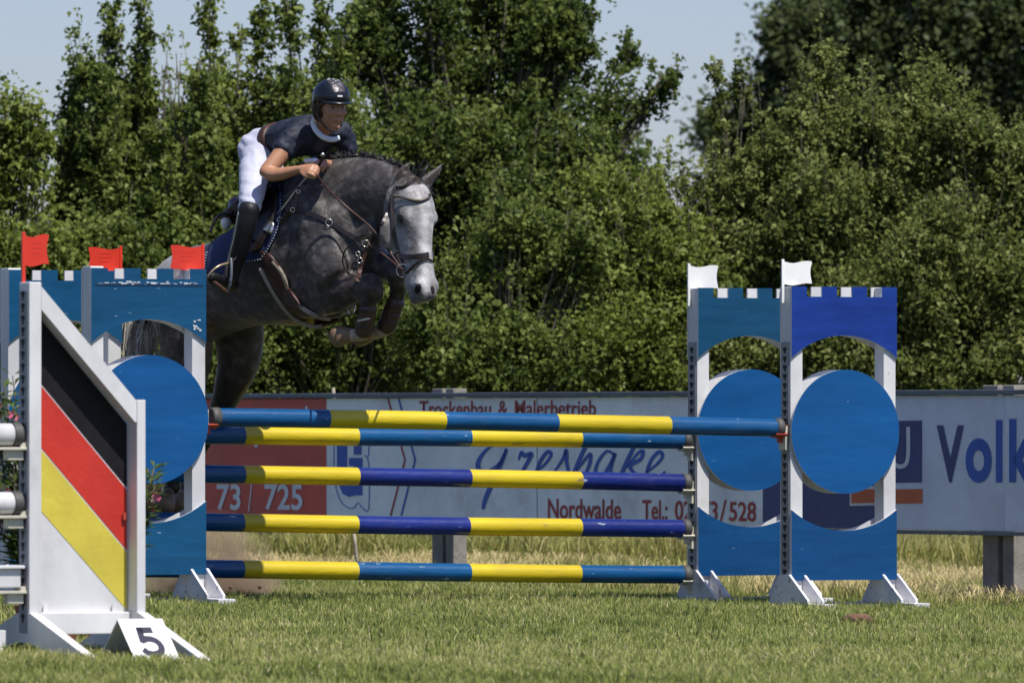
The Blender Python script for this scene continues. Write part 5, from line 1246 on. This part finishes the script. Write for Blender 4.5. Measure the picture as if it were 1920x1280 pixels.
# helmet
HU = (UP - HFD * HFD.dot(UP)).normalized(); HU = (HU + HFD * .04 - HL*.0).normalized(); HFw = (HFD - HU * HFD.dot(HU)).normalized(); HLw = HU.cross(HFw) * -1
MH = Matrix((HL, HFw, HU)).transposed().to_4x4()
def hq(s, f, u): return HC + HL * s + HFw * f + HU * u
bm = bmesh.new(); bmesh.ops.create_uvsphere(bm, u_segments=48, v_segments=28, radius=1)
for v in list(bm.verts):
    if v.co.z < -.32: pass
geom = [v for v in bm.verts if v.co.z < -.30]; bmesh.ops.delete(bm, geom=geom, context='VERTS')
for v in bm.verts:
    s, f, u = v.co; v.co = hq(s * .098, f * .116 - .004, .042 + u * .094 + (-.016 if f < 0 and u < 0 else 0))
o = wobj('helmet', bm, rider, M['helmet']); md = o.modifiers.new('s', 'SOLIDIFY'); md.thickness = .004; md.offset = 0
# brim
bm = bmesh.new(); prev = None; n = 20
for i in range(n + 1):
    a = R(-62 + 124 * i / n); e = .040 * math.cos((i / n - .5) * math.pi) ** .8
    p0 = (math.sin(a) * .096, math.cos(a) * .114 - .004, .023); p1 = (math.sin(a) * (.096 + e * .8), math.cos(a) * (.114 + e) - .004, .014 - e * .1)
    v = [bm.verts.new(hq(*p0)), bm.verts.new(hq((p0[0] + p1[0]) / 2, (p0[1] + p1[1]) / 2, (p0[2] + p1[2]) / 2 + .003)), bm.verts.new(hq(*p1))]
    if prev:
        for k in range(2): bm.faces.new((prev[k], prev[k + 1], v[k + 1], v[k]))
    prev = v
o = wobj('helmet_brim', bm, rider, M['helmet']); md = o.modifiers.new('s', 'SOLIDIFY'); md.thickness = .006
# glitter panel, raised strip with stones
bm = bmesh.new(); prev = None
for i in range(16):
    e = R(18 + 90 * i / 15); hw = .030 + .010 * math.sin(math.pi * i / 15); row_ = []
    for k in range(7):
        s = (k / 3 - 1) * hw; rr_ = math.sqrt(max(1 - (s / .098) ** 2, 0)); row_.append(bm.verts.new(hq(s * 1.03, (.1190 * math.cos(e) * rr_) - .004, .042 + .0972 * math.sin(e) * rr_)))
    if prev:
        for k in range(6): bm.faces.new((prev[k], prev[k + 1], row_[k + 1], row_[k]))
    prev = row_
M['stone'] = paint('clear_stones', (.75, .75, .78), .1, .1, bump=0)
M['glitter'] = paint('glitter_panel', (.055, .046, .050), .3, .3, bump=.3)
wobj('helmet_panel', bm, rider, M['glitter'])
bm = bmesh.new()
for i in range(30):
    e = R(random.uniform(20, 100)); s = random.uniform(-.036, .036); rr_ = math.sqrt(1 - (s / .098) ** 2); add_box(bm, -1, 1, -1, 1, -1, 1); 
    vs = bm.verts[:] if False else list(bm.verts)[-8:]
    c = hq(s, .1200 * math.cos(e) * rr_ - .004, .042 + .0982 * math.sin(e) * rr_); k = random.uniform(.0012, .0024); q = Matrix.Rotation(random.random() * 3, 3, 'X') @ Matrix.Rotation(random.random() * 3, 3, 'Z')
    for v in vs: v.co = c + q @ (v.co * k)
o = wobj('helmet_stones', bm, rider, M['stone'], False); o['kind'] = 'stuff'
bm = bmesh.new(); add_box(bm, -.020, .010, -.002, .002, -.005, .005, .001)
for v in bm.verts: v.co = hq(v.co.x, .1165 + v.co.y, .050 + v.co.z)
wobj('helmet_badge', bm, rider, M['stone'], False)
# chin strap, hair
cs_ = [W(*p) for p in ((594, 200, 44.50), (598, 220, 44.43), (607, 235, 44.42), (620, 245, 44.38), (630, 246, 44.37))]
o = tube('chin_strap', cs_, .0055, None, M['leather'], 6, 6); parent_keep(o, rider)
o = tube('chin_strap', [fp(.068, .03, .0), fp(.058, .045, -.05), fp(.030, .06, -.12)], .0045, None, M['leather'], 6, 6); parent_keep(o, rider)
bm = bmesh.new(); add_loft(bm, [(fp(-.055, -.055, .02), .03, .035), (fp(-.045, -.075, -.03), .035, .04), (fp(-.03, -.095, -.065), .03, .03), (fp(-.02, -.11, -.08), .018, .018)], HL, 14); add_loft(bm, [(fp(-.074, .012, .01), .008, .014), (fp(-.075, .010, -.02), .006, .012), (fp(-.07, .006, -.045), .004, .006)], HFD, 10); add_loft(bm, [(fp(-.06, .060, .022), .014, .010), (fp(-.069, .040, .004), .010, .012), (fp(-.074, .02, -.01), .008, .010)], HFD, 10)
wobj('hair', bm, rider, M['hair'])
